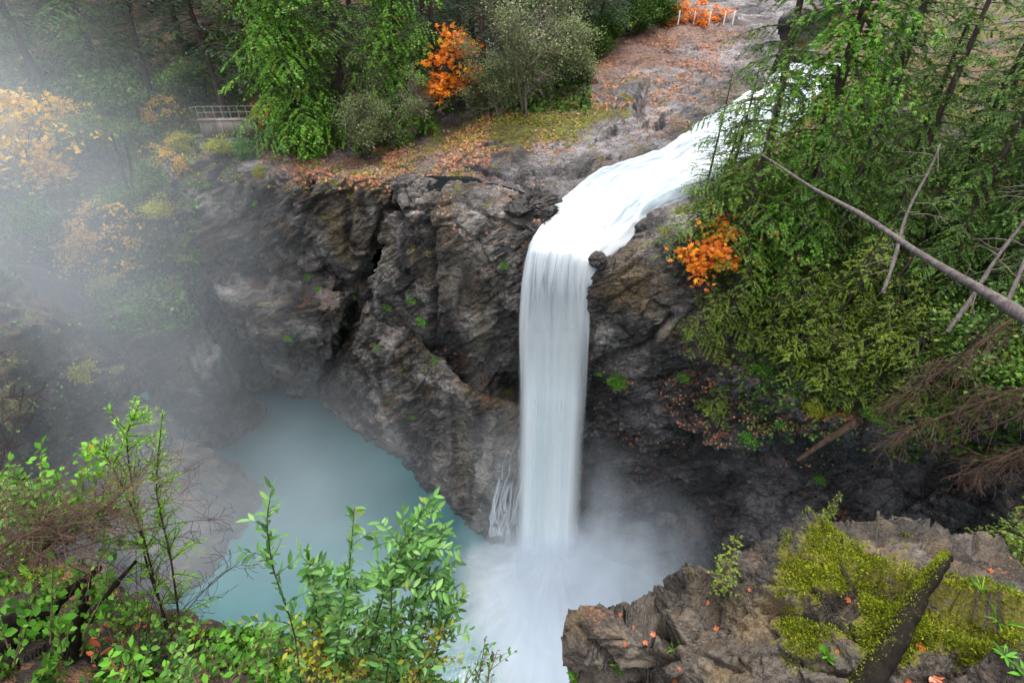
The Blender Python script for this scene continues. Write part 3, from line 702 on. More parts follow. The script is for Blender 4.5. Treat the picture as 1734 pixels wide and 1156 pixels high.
# foaming splash: low domes of water thrown outwards from the foot
CX, CY = 3.0, 24.6
def dome(rx, ry, h, seed, name='splash_dome'):
    nv, nu = 60, 240
    v = np.linspace(.02, 1, nv)[:, None]; a = np.linspace(0, 2*math.pi, nu)[None, :]
    rn = 1+.22*vnoise(np.stack([np.cos(a[0])*2.5+seed, np.sin(a[0])*2.5, a[0]*0], 1), seed)[None, :]
    X = CX+rx*v*np.cos(a)*rn; Y = CY+ry*v*np.sin(a)*rn*np.where(np.sin(a) > 0, .45, 1)
    Zz = h*(1-v**1.3)*(1+.0*a)+.10
    G = np.stack([X, Y, Zz+0*a], 2)
    V = G.reshape(-1, 3); 
    V[:, 2] += .10*h/3*fbm(np.stack([np.repeat(v[:, 0], nu)*1.5, np.tile(a[0], nv)*7, V[:, 0]*0+seed], 1), 3, seed)*np.clip(np.repeat(v[:, 0], nu)*3, 0, 1)*np.clip((1-np.repeat(v[:, 0], nu))*3, .1, 1)
    return G
def splash_mat(name, dens, seed, fade):
    k = NT(name)
    def att(nm):
        a_ = k.n('Attribute'); a_.attribute_name = nm; return a_.outputs['Fac']
    u, v = att('across'), att('along')
    ang = k.math('MULTIPLY', u, 2*math.pi)
    cx = k.n('CombineXYZ'); k.l(k.math('MULTIPLY', k.math('COSINE', ang), 7), cx.inputs[0]); k.l(k.math('MULTIPLY', k.math('SINE', ang), 7), cx.inputs[1])
    k.l(k.math('ADD', k.math('MULTIPLY', v, 1.1), seed), cx.inputs[2])
    n = k.noise(cx.outputs[0], .8, 3, .6)
    a = k.math('MULTIPLY', k.ramp(v, fade), k.ramp(n, [(.25, .62), (.7, 1)]))
    a = k.math('MULTIPLY', a, dens, True)
    c = k.ramp(n, [(.3, (.70, .78, .82)), (.6, (.94, .96, .98))])
    d = k.n('BsdfDiffuse'); k.l(c, d.inputs[0]); t = k.n('BsdfTranslucent'); k.l(c, t.inputs[0])
    m1 = k.n('MixShader'); m1.inputs[0].default_value = .4; k.l(d.outputs[0], m1.inputs[1]); k.l(t.outputs[0], m1.inputs[2])
    tr_ = k.n('BsdfTransparent'); mx = k.n('MixShader'); k.l(a, mx.inputs[0]); k.l(tr_.outputs[0], mx.inputs[1]); k.l(m1.outputs[0], mx.inputs[2])
    k.l(mx.outputs[0], k.out.inputs[0]); return k.m
sp = empty('splash', (CX, CY, 0)); tag(sp, kind='structure')
for i, (rx, ry, h, dn) in enumerate(((6.3, 10.5, .6, 1.), (5.0, 7.5, 2.0, .9), (3.6, 4.6, 3.4, .8), (7.6, 9.5, .3, .6))):
    G = dome(rx, ry, h, i+3); G = G-np.array(sp.location)
    vcol_mesh('foam_sheet', G, splash_mat('splash_%d' % i, dn, 3.1*i, [(0, 1), (.5, .95), (.8, .45), (1, 0)]), parent=sp)

# ------------------------------------------------------------------ drifting mist: bounded volumes with soft edges
def ellipsoid(name, c, r):
    import bmesh
    bm = bmesh.new(); bmesh.ops.create_icosphere(bm, subdivisions=3, radius=1.0)
    me = bpy.data.meshes.new(name); bm.to_mesh(me); bm.free()
    o = link(name, me); o.location = c; o.scale = r; return o
def mist_mat(name, dens, sc=1.6, contrast=(.3, .7), col=(.86, .93, 1.0), power=1.0, aniso=.0, floor_=.25, seed=0.):
    k = NT(name)
    tc = k.n('TexCoord'); ln = k.n('VectorMath', operation='LENGTH'); k.l(tc.outputs['Object'], ln.inputs[0])
    f = k.ramp(ln.outputs['Value'], [(0, 1), (.35, .8), (.7, .25), (.97, 0)]); 
    x = k.t.nodes[-1]; x.color_ramp.interpolation = 'EASE'
    mp = k.n('Mapping'); mp.inputs['Location'].default_value = (seed, seed*.7, 0); k.l(tc.outputs['Object'], mp.inputs[0])
    n = k.noise(mp.outputs[0], sc, 2, .5, .0)
    d = k.math('MULTIPLY', f, k.ramp(n, [(contrast[0], floor_), (contrast[1], 1)]))
    d = k.math('MULTIPLY', d, dens)
    v = k.n('VolumePrincipled'); v.inputs['Color'].default_value = (*col, 1); v.inputs['Anisotropy'].default_value = aniso
    k.l(d, v.inputs['Density']); k.l(v.outputs[0], k.out.inputs['Volume']); return k.m
def mist(name, c, r, m):
    o = ellipsoid(name, c, r); o.data.materials.append(m); tag(o, kind='stuff'); return o
MIST = True
if MIST:
    mist('mist', (-34, 30, 25), (24, 17, 20), mist_mat('mist_left', .050, 1.8))
    mist('mist', (-12, 27, 5), (17, 13, 12), mist_mat('mist_gorge', .016, 1.5, seed=3.))
    mist('mist', (-17, 22, 12), (13, 9, 14), mist_mat('mist_lower', .040, 1.3, seed=2.))
    mist('mist', (-7, 17, 3.5), (10, 9, 6.5), mist_mat('mist_low_pool', .060, 1.5, seed=4.))
    mist('spray', (2.8, 21.5, .8), (6.0, 9.0, 3.6), mist_mat('spray', 1.3, 1.9, (.25, .65), seed=5.))
    mist('spray', (3.0, 24.4, 1.8), (3.8, 3.0, 4.6), mist_mat('spray_core', 1.8, 1.5, (.2, .6), seed=6.))
    mist('spray', (6.6, 22.6, 3.2), (6.6, 4.6, 6.5), mist_mat('spray_right', .40, 2.6, (.38, .62), seed=8., floor_=.08))
    mist('spray', (8.8, 22.0, 5.0), (5.4, 4.5, 9.0), mist_mat('spray_drift', .14, 2.2, (.35, .62), seed=15., floor_=.1))
    mist('spray', (5.6, 24.0, 8.5), (3.0, 2.6, 8.0), mist_mat('spray_edge', .12, 2.0, (.35, .62), seed=17., floor_=.15))
    mist('spray', (-1.2, 24.5, 3.0), (4.0, 3.5, 5.0), mist_mat('spray_leftward', .16, 2.2, (.35, .62), seed=19., floor_=.1))
    mist('spray', (1.0, 27.0, 9.0), (5.0, 3.4, 8.0), mist_mat('spray_column', .10, 1.4, seed=11.))
# ------------------------------------------------------------------ plants: blades stamped in bulk
T_KITE = (np.array([[0, 0, 0], [.45, .5, .05], [1, 0, 0], [.45, -.5, .05]]), np.array([[0, 1, 2, 3]]))
def _spray(n=3, ang=.75, wid=.16):
    v = []; f = []
    def bl(o, a, L, w):
        c, s_ = math.cos(a), math.sin(a); i = len(v)
        for (t, w_) in ((0, 0), (.45, .5), (1, 0), (.45, -.5)):
            x, y = t*L, w_*w
            v.append([o+x*c-y*s_, x*s_+y*c, -.12*abs(x*s_)]); 
        f.append([i, i+1, i+2, i+3])
    bl(0, 0, 1, wid)
    for k in range(n):
        o = .10+.20*k
        for sg in (1, -1): bl(o, sg*ang, .5*(1-.2*k), wid*.9)
    return np.array(v), np.array(f)
T_SPRAY = _spray(4, .62, .15)
def _leaf():
    v = []; f = []
    for t, w in ((0, .04), (.3, .42), (.6, .46), (.85, .22), (1, .02)):
        z = -.10*t*t
        v += [[t, -w, z+.10*w], [t, 0, z-.02], [t, w, z+.10*w]]
    for i in range(4):
        a = i*3
        f += [[a, a+3, a+4, a+1], [a+1, a+4, a+5, a+2]]
    return np.array(v), np.array(f)
T_LEAF = _leaf()
def _maple():
    v = [[0, 0, 0]]; f = []
    for a, L in ((-1.75, .5), (-.85, .85), (0, 1), (.85, .85), (1.75, .5)):
        i = len(v)
        for (t, w) in ((.55, .17), (1, 0), (.55, -.17)):
            x, y = t*L, w
            v.append([.15+x*math.cos(a)-y*math.sin(a), x*math.sin(a)+y*math.cos(a), -.12*t])
        f.append([0, i+2, i+1, i])
    return np.array(v), np.array(f)
T_MAPLE = _maple()
def stamp(T, base, dirn, nrm, L, Wd=None):
    """template scaled, turned and put at every base; returns V, F"""
    tv, tf = T; n = len(base)
    d = dirn/(np.linalg.norm(dirn, axis=1, keepdims=True)+1e-9)
    s = np.cross(nrm, d); s /= np.linalg.norm(s, axis=1, keepdims=True)+1e-9
    u = np.cross(d, s)
    L = np.broadcast_to(L, (n,)); Wd = L if Wd is None else np.broadcast_to(Wd, (n,))
    V = base[:, None, :] + tv[None, :, 0:1]*(d*L[:, None])[:, None, :] + tv[None, :, 1:2]*(s*Wd[:, None])[:, None, :] + tv[None, :, 2:3]*(u*L[:, None])[:, None, :]
    F = tf[None]+(np.arange(n)*len(tv))[:, None, None]
    return V.reshape(-1, 3), F.reshape(-1, tf.shape[1])
class Bag:
    def __init__(s): s.v = []; s.f = []; s.n = 0
    def add(s, V, F):
        if len(V) == 0: return
        s.v.append(np.asarray(V, np.float32)); s.f.append(np.asarray(F)+s.n); s.n += len(V)
    def tube(s, pts, r0, r1=None, sides=5):
        P_ = np.asarray([list(p) for p in pts], float); n = len(P_)
        r = np.linspace(r0, r1 if r1 is not None else r0, n) if not hasattr(r0, '__len__') else np.asarray(r0)
        t = np.gradient(P_, axis=0); t /= np.linalg.norm(t, axis=1, keepdims=True)+1e-9
        ref = np.array([0, 0, 1.]) if abs(t[:, 2]).mean() < .8 else np.array([1., 0, 0])
        a = np.cross(t, ref); a /= np.linalg.norm(a, axis=1, keepdims=True)+1e-9; b = np.cross(t, a)
        th = np.arange(sides)/sides*2*math.pi
        V = P_[:, None, :]+r[:, None, None]*(np.cos(th)[None, :, None]*a[:, None, :]+np.sin(th)[None, :, None]*b[:, None, :])
        i = np.arange(n*sides).reshape(n, sides); j = np.roll(i, -1, axis=1)
        F = np.stack([i[:-1].ravel(), j[:-1].ravel(), j[1:].ravel(), i[1:].ravel()], 1)
        s.add(V.reshape(-1, 3), F)
    def mesh(s, name, mat, smooth=False):
        me = mesh_np(name, np.concatenate(s.v), np.concatenate(s.f), smooth); me.materials.append(mat); return me

def conifer(seed, Ht, R, mat, barkm, nbr=120, droop=.5, up=.25, sl=.34, sw=.34, step=.2, h0=.02, tr=.24, T=None, hang=.5, dens=1.0, pw=.75, gap=0.):
    """trunk mesh + crown mesh, base at the origin"""
    g = rng(seed); T = T or T_SPRAY
    wood, leaf = Bag(), Bag()
    lean = g.normal(0, .012, 2)
    def axis(h): return np.array([lean[0]*h+.12*math.sin(h*.35+seed), lean[1]*h+.1*math.cos(h*.3+seed), h])
    hs_ = np.linspace(-.6, Ht, 14)
    wood.tube([axis(h) for h in hs_], tr*(1-np.clip(hs_, 0, Ht)/Ht)**.8+.015, sides=9)
    B, D, N, Ls = [], [], [], []
    for i in range(nbr):
        t = (i+g.random())/nbr; h = Ht*(h0+(1-h0)*t**1.15)
        if g.random() < gap: continue
        env = (1-t)**pw*(.55+.45*min(1, t*6+.35))
        l = R*env*g.uniform(.55, 1.12)+.06*R
        az = i*2.399+g.normal(0, .35); o = axis(h)
        dr = np.array([math.cos(az), math.sin(az), 0]); sd = np.array([-dr[1], dr[0], 0])
        n = max(4, min(14, int(l/.35))); s_ = np.linspace(0, 1, n)
        u2 = up*(.4+.9*t); dp = droop*(1.2-.6*t)*g.uniform(.8, 1.2)
        bend = g.normal(0, .12)
        pts = o+np.outer(l*s_, dr)+np.outer(l*bend*s_**2, sd)+np.outer(l*(u2*s_-dp*s_**2+.12*dp*s_**5), [0, 0, 1])
        wood.tube(pts, min(.018, R*.012)+.007*l, min(.006, R*.004), sides=3)
        m = max(4, int(l/min(.17, R*.06)*dens))
        ss = g.uniform(.12, 1.0, m)
        side = np.where(g.random(m) < .5, 1., -1.)
        tl = (.42*l*(1.05-ss)+min(.22, R*.09))*g.uniform(.6, 1.2, m)
        pp = np.stack([np.interp(ss, s_, pts[:, k]) for k in range(3)], 1)
        fw = g.uniform(.25, .8, m)
        td = sd*side[:, None]+dr*fw[:, None]; td /= np.linalg.norm(td, axis=1, keepdims=True)
        for k in range(m):
            c = max(1, int(tl[k]/step)); q = (np.arange(c)+.6)/c
            base = pp[k]+np.outer(tl[k]*q, td[k]); base[:, 2] -= hang*tl[k]*q**2*.8
            d = td[k]+np.array([0, 0, -hang])*(q[:, None]+.1)+g.normal(0, .17, (c, 3))
            B.append(base); D.append(d); N.append(np.array([0, 0, 1])+g.normal(0, .35, (c, 3))+.3*dr); Ls.append(g.uniform(.7, 1.25, c))
        B.append(pts[-1:]); D.append((pts[-1:]-pts[-2:-1])*3); N.append(np.array([[0, 0, 1.]])); Ls.append(np.array([1.2]))
    B, D, N, Ls = map(np.concatenate, (B, D, N, Ls))
    leaf.add(*stamp(T, B, D, N, sl*Ls, sw*Ls))
    return wood.mesh('trunk', barkm), leaf.mesh('crown', mat)

def skeleton(g, root, dirn, L, levels, nchild=4, spread=.7, r=.05, curl=.25, upb=.15, shrink=.62, seg=6):
    """recursive limbs; returns polylines with radii and the tips"""
    out = []; tips = []
    def grow(p, d, l, lev, r_):
        pts = [p.copy()]; dd = d.copy()
        for k in range(seg):
            dd = dd+g.normal(0, curl, 3)*.5+np.array([0, 0, upb*.3]); dd /= np.linalg.norm(dd)
            p = p+dd*l/seg; pts.append(p.copy())
        pts = np.array(pts); out.append((pts, r_, r_*.45, lev))
        if lev == 0:
            tips.extend([(pts[k], dd) for k in range(2, seg+1)]); return
        for c in range(nchild):
            f = g.uniform(.3, 1); i = min(seg, int(f*seg))
            a = g.normal(0, 1, 3); a -= a.dot(dd)*dd; a /= np.linalg.norm(a)+1e-9
            nd = dd*(1-spread*.4)+a*spread*g.uniform(.7, 1.3); nd /= np.linalg.norm(nd)
            grow(pts[i], nd, l*shrink*g.uniform(.75, 1.2), lev-1, r_*.55)
        tips.append((pts[-1], dd))
    grow(np.array(root, float), np.array(dirn, float)/np.linalg.norm(dirn), L, levels, r)
    return out, tips
def broadleaf(seed, Ht, mat, barkm, stems=1, levels=3, nchild=4, spread=.8, leaf=.16, per=7, scat=.28, T=None, r=.07, flat=.5, lean=.25, shrink=.62, curl=.25, upb=.2, wid=None, keep=1.0, trunk_name='trunk', crown_name='crown', clump=None, gapc=0):
    g = rng(seed); T = T or T_KITE; wood, lf = Bag(), Bag(); tips = []
    for s_ in range(stems):
        d = np.array([g.normal(0, lean), g.normal(0, lean), 1.])
        out, tp = skeleton(g, (g.normal(0, .12*(stems > 1)), g.normal(0, .12*(stems > 1)), -.15), d, Ht*.6*g.uniform(.8, 1.1), levels, nchild, spread, r, curl, upb, shrink)
        for pts, a, b, lev in out: wood.tube(pts, a, b, sides=6 if lev == levels else 3)
        tips += tp
    P_ = np.array([t[0] for t in tips]); D_ = np.array([t[1] for t in tips])
    if keep < 1: m = g.random(len(P_)) < keep; P_, D_ = P_[m], D_[m]
    if gapc > 0:
        m = vnoise(P_*gapc, seed) > -.12; P_, D_ = P_[m], D_[m]
    P_ = np.repeat(P_, per, 0); D_ = np.repeat(D_, per, 0); n = len(P_)
    off = g.normal(0, scat, (n, 3))*np.array([1, 1, flat])
    d = D_*.3+off/scat*.5+g.normal(0, .5, (n, 3))
    nr = np.array([0, 0, 1])+g.normal(0, .45, (n, 3))
    l = leaf*g.uniform(.6, 1.25, n)
    lf.add(*stamp(T, P_+off, d, nr, l, l*(wid or .6)))
    return wood.mesh(trunk_name, barkm), lf.mesh(crown_name, mat)

NPLANT = 0
def plant(name, meshes, loc, label, cat, group=None, sc=1.0, rz=None, tilt=(0, 0), sink=.15, names=None):
    """an Empty at the foot with the parts beneath it; copies share mesh data"""
    global NPLANT; NPLANT += 1
    t = empty(name, loc - Vector((0, 0, sink)))
    t.rotation_euler = (tilt[0], tilt[1], rz if rz is not None else (NPLANT*2.1) % 6.28)
    t.scale = (sc,)*3 if not hasattr(sc, '__len__') else sc
    tag(t, label, cat, group)
    for i, me in enumerate(meshes):
        link((names[i] if names else me.name.split('.')[0]), me, None, t)
    return t
def col(px, Y, z=28): 
    dep = Y*CP+(H-z)*SP
    x = (px-867)/FPX*dep; g_, n = ground(x, Y)
    dep = Y*CP+(H-g_.z)*SP; x = (px-867)/FPX*dep; g_, n = ground(x, Y)
    return g_

T_FAN = _spray(2, .7, .17)
CED = [conifer(11, 24, 5.0, M['cedar'], M['bark'], nbr=190, droop=.6, up=.25, sl=.25, sw=.30, step=.105, hang=.9, pw=.6, dens=1.1, T=T_FAN),
       conifer(12, 22, 4.3, M['cedar'], M['bark'], nbr=160, droop=.65, up=.3, sl=.25, sw=.30, step=.105, hang=1.0, pw=.6, dens=1.1, T=T_FAN)]
CEDD = [conifer(21, 20, 5.0, M['cedar_dark'], M['bark'], nbr=80, droop=.42, up=.2, sl=.22, sw=.24, step=.085, hang=.6, pw=.5, gap=.08, dens=1.2, T=T_FAN),
        conifer(22, 16, 4.3, M['cedar_dark'], M['bark'], nbr=74, droop=.48, up=.2, sl=.21, sw=.23, step=.085, hang=.7, pw=.55, gap=.08, dens=1.2, T=T_FAN),
        conifer(23, 9, 3.0, M['cedar_mid'], M['bark'], nbr=56, droop=.45, up=.25, sl=.18, sw=.20, step=.07, hang=.6, pw=.65, tr=.1, dens=1.2, T=T_FAN)]
FIR = [conifer(31, 24, 4.6, M['fir'], M['bark'], nbr=80, droop=.32, up=.12, sl=.27, sw=.24, step=.14, hang=.25, h0=.12, gap=.1, pw=.5, T=T_FAN),
       conifer(32, 20, 3.8, M['fir'], M['bark'], nbr=75, droop=.3, up=.2, sl=.27, sw=.24, step=.14, hang=.25, h0=.05, pw=.6, T=T_FAN)]
HEM = [conifer(41, 4.2, 1.9, M['hemlock'], M['bark'], nbr=42, droop=.35, up=.3, sl=.12, sw=.13, step=.055, hang=.35, tr=.05, pw=.8, T=T_FAN),
       conifer(42, 3.0, 2.0, M['hemlock'], M['bark'], nbr=36, droop=.42, up=.22, sl=.12, sw=.13, step=.055, hang=.5, tr=.04, pw=.6, T=T_FAN),
       conifer(43, 1.25, .24, M['hemlock'], M['twig'], nbr=26, droop=.3, up=.5, sl=.055, sw=.05, step=.03, hang=.2, tr=.008, pw=.8, dens=.9, T=T_FAN)]
print('quads', [len(m[1].polygons) for m in CED+CEDD+FIR+HEM])
SLIM = conifer(45, 6.5, 2.1, M['cedar_dark'], M['bark'], nbr=48, droop=.3, up=.1, sl=.16, sw=.15, step=.09, hang=.3, tr=.06, pw=.8, gap=.1, dens=.7, T=T_FAN)
ALD = [broadleaf(51, 7, M['grey'], M['bark_pale'], stems=4, levels=3, nchild=5, leaf=.14, per=6, scat=.22, r=.085, spread=.8, gapc=.7),
       broadleaf(52, 6, M['grey'], M['bark_pale'], stems=4, levels=3, nchild=5, leaf=.14, per=8, scat=.25, r=.06, spread=.75, gapc=.8)]
MAP = [broadleaf(61, 6.5, M['orange'], M['bark'], stems=2, levels=3, nchild=4, leaf=.36, per=3, scat=.3, T=T_MAPLE, r=.06, spread=.7, wid=.5*1.6, keep=.6, flat=.35, gapc=.8, lean=.12),
       broadleaf(62, 7, M['amber'], M['bark'], stems=3, levels=3, nchild=4, leaf=.34, per=3, scat=.34, T=T_MAPLE, r=.06, spread=.85, wid=.55, keep=.55, flat=.3, gapc=.7)]
BUSH = [broadleaf(71, 2.6, M['green'], M['twig'], stems=5, levels=2, nchild=5, leaf=.15, per=10, scat=.2, r=.03, spread=.8, lean=.5, trunk_name='stem', crown_name='foliage'),
        broadleaf(72, 2.6, M['cedar_dark'], M['twig'], stems=5, levels=2, nchild=5, leaf=.17, per=10, scat=.22, r=.03, spread=.8, lean=.5, trunk_name='stem', crown_name='foliage'),
        broadleaf(73, 2.4, M['yellowgreen'], M['twig'], stems=4, levels=2, nchild=4, leaf=.16, per=6, scat=.2, r=.025, spread=.8, lean=.5, trunk_name='stem', crown_name='foliage')]
TUFT = broadleaf(75, .5, M['bright'], M['twig'], stems=5, levels=1, nchild=4, leaf=.08, per=3, scat=.09, r=.006, spread=.9, lean=.8, trunk_name='stem', crown_name='foliage')

# --- left bank
gB = 'trees along the far bank of the bench'
plant('cedar_tree', CED[0], hit(512, 252), 'bright green cedar with drooping sprays right of the concrete wall', 'tree', gB, rz=.4)
plant('cedar_tree', CED[1], col(690, 45.5), 'green cedar hanging down behind the orange maple', 'tree', gB, rz=2.2)
plant('fir_tree', FIR[0], hit(388, 205), 'hazy grey-green fir leaning behind the concrete wall', 'tree', gB, tilt=(0, -.08), rz=1)
plant('fir_tree', FIR[0], col(255, 50), 'leaning fir trunk in the mist, left of the fir behind the wall', 'tree', gB, tilt=(0, -.10), rz=3)
plant('fir_tree', FIR[1], col(822, 47.5), 'dark slim hemlock between orange maple and grey alders', 'tree', gB)
plant('fir_tree', FIR[1], col(782, 51), 'dark hemlock with bare lower trunk just behind the orange maple', 'tree', gB)
gA = 'grey-green broadleaf trees at the edge of the rock'
for (px, py, sc, k, lb) in ((618, 262, .95, 1, 'round grey-green alder bush under the green cedar'), (698, 235, .8, 0, 'small grey-green alder left below the orange maple'),
        (888, 190, 1.25, 0, 'tall grey alder with pale lichened twigs above the mossy bench'), (935, 150, 1.15, 1, 'leafy grey alder at the right end of the alder row'),
        (845, 200, .9, 1, 'low grey alder shrub at the foot of the dark hemlock'), (985, 85, 1.2, 0, 'grey-green alder behind the upper end of leaf litter'), (660, 180, 1.1, 0, 'pale alder between the two green cedars')):
    plant('alder_tree', ALD[k], hit(px, py), lb, 'tree', gA, sc=sc)
for (px, py, sc, lb) in ((1040, 62, 1.5, 'rounded green shrub at top of the leaf-covered bench'), (1095, 40, 1.6, 'bright green shrub beside the orange bushes at top'), (945, 150, .9, 'dark green shrub where alders meet the orange litter')):
    plant('shrub', BUSH[0], hit(px, py), lb, 'shrub', sc=sc)
plant('maple_tree', MAP[0], hit(775, 215), 'vivid orange maple glowing against the dark firs', 'tree', sc=1.0, rz=.3)
for (px, py, sc, lb) in ((1140, 38, .5, 'orange-leaved shrub at the top edge left of the white posts'), (1175, 36, .62, 'orange shrub at the top edge behind the middle white post'), (1215, 34, .5, 'orange shrub at the top edge beside the cedar')):
    plant('maple_shrub', MAP[0], hit(px, py), lb, 'shrub', sc=(sc*1.3, sc, sc*.75), sink=1.2)
plant('maple_shrub', MAP[0], hit(455, 240), 'small orange maple sapling at right end of concrete wall', 'shrub', sc=.42)
for (px, py, k, sc, lb) in ((965, 108, 1, .8, 'dark fir rising right behind the last alder'), (1015, 80, 0, .8, 'dark fir rising behind the rounded green shrub'), (1062, 56, 1, .9, 'dark fir just left of the bright green shrub at top'), (1100, 44, 0, .8, 'dark fir at the top edge left of the orange shrubs')):
    plant('fir_tree', FIR[k], hit(px, py), lb, 'tree', gB, sc=sc)
for (px, py, sc, lb) in ((1000, 104, 1.2, 'dark green shrub along the edge of the leaf litter, below the last alder'), (1025, 84, 1.3, 'green shrub between the last alder and the rounded green shrub'), (1075, 58, 1.3, 'green shrub between the rounded and the bright green shrubs'), (1120, 44, 1.2, 'green shrub touching the leftmost orange shrub')):
    plant('shrub', BUSH[1], hit(px, py), lb, 'shrub', sc=sc)
# dark wood standing behind
gW = 'dark firs closing the view behind'
bgl = [(20, 56, 0), (95, 60, 1), (60, 50, 0), (150, 66, 0), (165, 52, 1), (215, 62, 0), (310, 56, 0), (330, 66, 1), (430, 54, 0), (405, 63, 1), (480, 58, 0), (560, 53, 1), (545, 62, 0), (610, 56, 0),
       (640, 66, 1), (725, 56, 0), (750, 64, 1), (800, 60, 0), (850, 56, 0), (870, 66, 1), (915, 62, 0), (960, 70, 1), (1000, 74, 0), (1050, 80, 1), (1100, 86, 0), (1150, 90, 1), (700, 74, 0), (500, 74, 1), (350, 78, 0), (200, 80, 1), (60, 76, 0), (820, 78, 1), (590, 46.5, 1), (740, 48.5, 1)]
BG_LABEL = []
for i, (px, Y, k) in enumerate(bgl):
    t = plant('fir_tree', FIR[k] if i % 4 else CEDD[0], col(px, Y), None, 'tree', gW, sc=.95+.25*((i*7) % 5)/5)
    BG_LABEL.append((px, Y, i % 4 == 0, t))
LM = [(0, 'the left edge of the mist'), (90, 'the amber maples'), (160, 'the pinkish maple'), (235, 'the leaning fir trunk'), (330, 'the fir above the concrete wall'), (410, 'the gap left of the big cedar'), (500, 'the bright green cedar'), (580, 'the gap between the two cedars'), (650, 'the hanging cedar'),
      (740, 'the orange maple'), (800, 'the slim hemlock'), (860, 'the first grey alder'), (930, 'the tall grey alder'), (1000, 'the last alder'), (1080, 'the green shrubs at the top'), (1150, 'the orange shrubs at the top')]
seen = {}
for px, Y, ced, t in BG_LABEL:
    lm = min(LM, key=lambda q: abs(q[0]-px))[1]; seen.setdefault(lm, []).append((Y, ced, t))
for lm, lst in seen.items():
    lst.sort(key=lambda q: q[0])
    for j, (Y, ced, t) in enumerate(lst):
        rank = ['nearest', 'second', 'third', 'fourth', 'farthest'][j] if len(lst) > 1 else 'only'
        t['label'] = '%s %s of the dark wood behind %s' % (rank, 'dense cedar' if ced else 'dark fir', lm)

# left hillside undergrowth: amber maples, bushes
for (px, py, sc, lb) in ((20, 330, 1.15, 'big misty amber maple at the left edge'), (75, 330, .9, 'misty amber maple spreading just right of the big one'), (128, 235, .62, 'small pinkish-orange maple high on the misty slope'),
        (170, 425, .7, 'yellow-orange maple above the lying log'), (115, 465, .75, 'hazy yellow maple at the upper end of the lying log'), (245, 460, .62, 'low orange maple beside the slanting rock crest'), (268, 215, .42, 'tiny red-orange maple left of the concrete wall'),
        (300, 300, .42, 'small orange vine maple below the left end of the concrete wall'), (60, 250, .8, 'amber maple crown fading into the upper mist')):
    plant('maple_tree', MAP[1], hit(px, py), lb, 'tree', 'autumn maples on the misty slope', sc=sc)
for (px, py, k, sc, lb) in ((262, 330, 1, 1.1, 'dark green sapling below the wall, left of the cliff block'), (215, 270, 1, 1.3, 'dark bush on the slope under the fir trunks'), (150, 280, 1, 1.5, 'dark bush in the mist right of amber maples'),
        (310, 255, 2, .8, 'yellow-green bush left of the concrete wall'), (375, 262, 2, .75, 'yellow-green bush just under the concrete wall'), (408, 268, 0, .7, 'bright green bush under right end of the wall'),
        (440, 298, 2, .5, 'small yellow bush on the cliff edge'), (520, 262, 1, .8, 'dark bush at the foot of the big cedar'), (340, 175, 1, 1.4, 'dark shrub between the two leaning firs'), (200, 210, 1, 1.6, 'large dim shrub in the mist between fir trunks'),
        (280, 370, 2, 1.0, 'brownish yellow bush on the slope above the buttress'), (215, 370, 1, 1.1, 'dim green bush above the yellow-orange maple'), (60, 400, 1, 1.2, 'dim bush at left below the amber maples'), (320, 440, 2, .6, 'yellowish bush at the top of the dark slot'),
        (180, 490, 2, .9, 'yellow-green bush beside the lower end of the log'), (140, 640, 2, .8, 'yellow-green bush on the misty ridge'), (290, 790, 2, .6, 'pale bush above the pool corner on the near ridge')):
    plant('shrub', BUSH[k], hit(px, py), lb, 'shrub', 'bushes on the misty slope', sc=sc)

# --- right bank
gR = 'conifers on the right bank'
plant('cedar_tree', CEDD[0], hit(1283, 325), 'sparse dark conifer in front of the river bend, tallest at left of the right bank', 'tree', gR, sc=(.85, .85, 1), tilt=(0, -.03), rz=.5)
plant('cedar_tree', CED[1], hit(1345, 405), 'big green cedar hiding the river bend', 'tree', gR, sc=(1.02, 1.02, 1.05), tilt=(0, .04), rz=1.2)
plant('hemlock_tree', SLIM, hit(1196, 318, .2), 'slim hemlock sapling silhouetted on the white river', 'tree', gR, rz=1.0, sc=.95)
plant('cedar_tree', CEDD[2], hit(1250, 440), 'young cedar right of the hanging orange maple', 'tree', gR, sc=1.0)
plant('cedar_tree', CEDD[2], hit(1172, 430), 'young cedar overhanging the river on the cliff edge', 'tree', gR, sc=.75, tilt=(.2, -.15))
plant('cedar_tree', CEDD[2], hit(1215, 395), 'bushy cedar on the bank above the hanging orange maple', 'tree', gR, sc=.85)
for (px, py, k, sc, lb) in ((1330, 480, 1, .55, 'dark cedar right behind the tip of the leaning snag'), (1440, 330, 1, 1.0, 'dense cedar behind the middle of the snag'), (1510, 400, 1, .8, 'green cedar above the middle of the snag'),
        (1600, 360, 1, .66, 'tall cedar at right with hazy top'), (1690, 380, 0, .9, 'tall dark cedar near the right edge'), (1600, 470, 1, .62, 'cedar behind the thin grey trunks'),
        (1480, 250, 1, .62, 'hazy green cedar on the far side of the right bank'), (1550, 250, 1, .5, 'hazy cedar below the pale far bank'), (1760, 300, 1, .8, 'dark cedar filling the upper right corner'), (1800, 470, 0, .7, 'dark cedar at the right edge above the snag root'),
        (1645, 290, 0, .6, 'dense cedar behind the tall cedar at right'), (1725, 255, 1, .9, 'hazy cedar in the upper right corner below the pale bank'), (1530, 300, 1, .6, 'mid-green cedar left of the tall cedar at right'), (1450, 255, 1, .7, 'hazy cedar behind the dense cedar above the snag'), (1690, 440, 1, .7, 'cedar just above the thick end of the snag'),
        (1395, 460, 1, .5, 'short cedar just below the snag'), (1460, 500, 1, .42, 'short cedar between the snag and grey trunk'), (1690, 500, 1, .55, 'dark cedar under the thick end of the snag')):
    plant('cedar_tree', CEDD[k], hit(px, py), lb, 'tree', gR, sc=sc)
gS = 'low bright hemlock saplings on the slope'
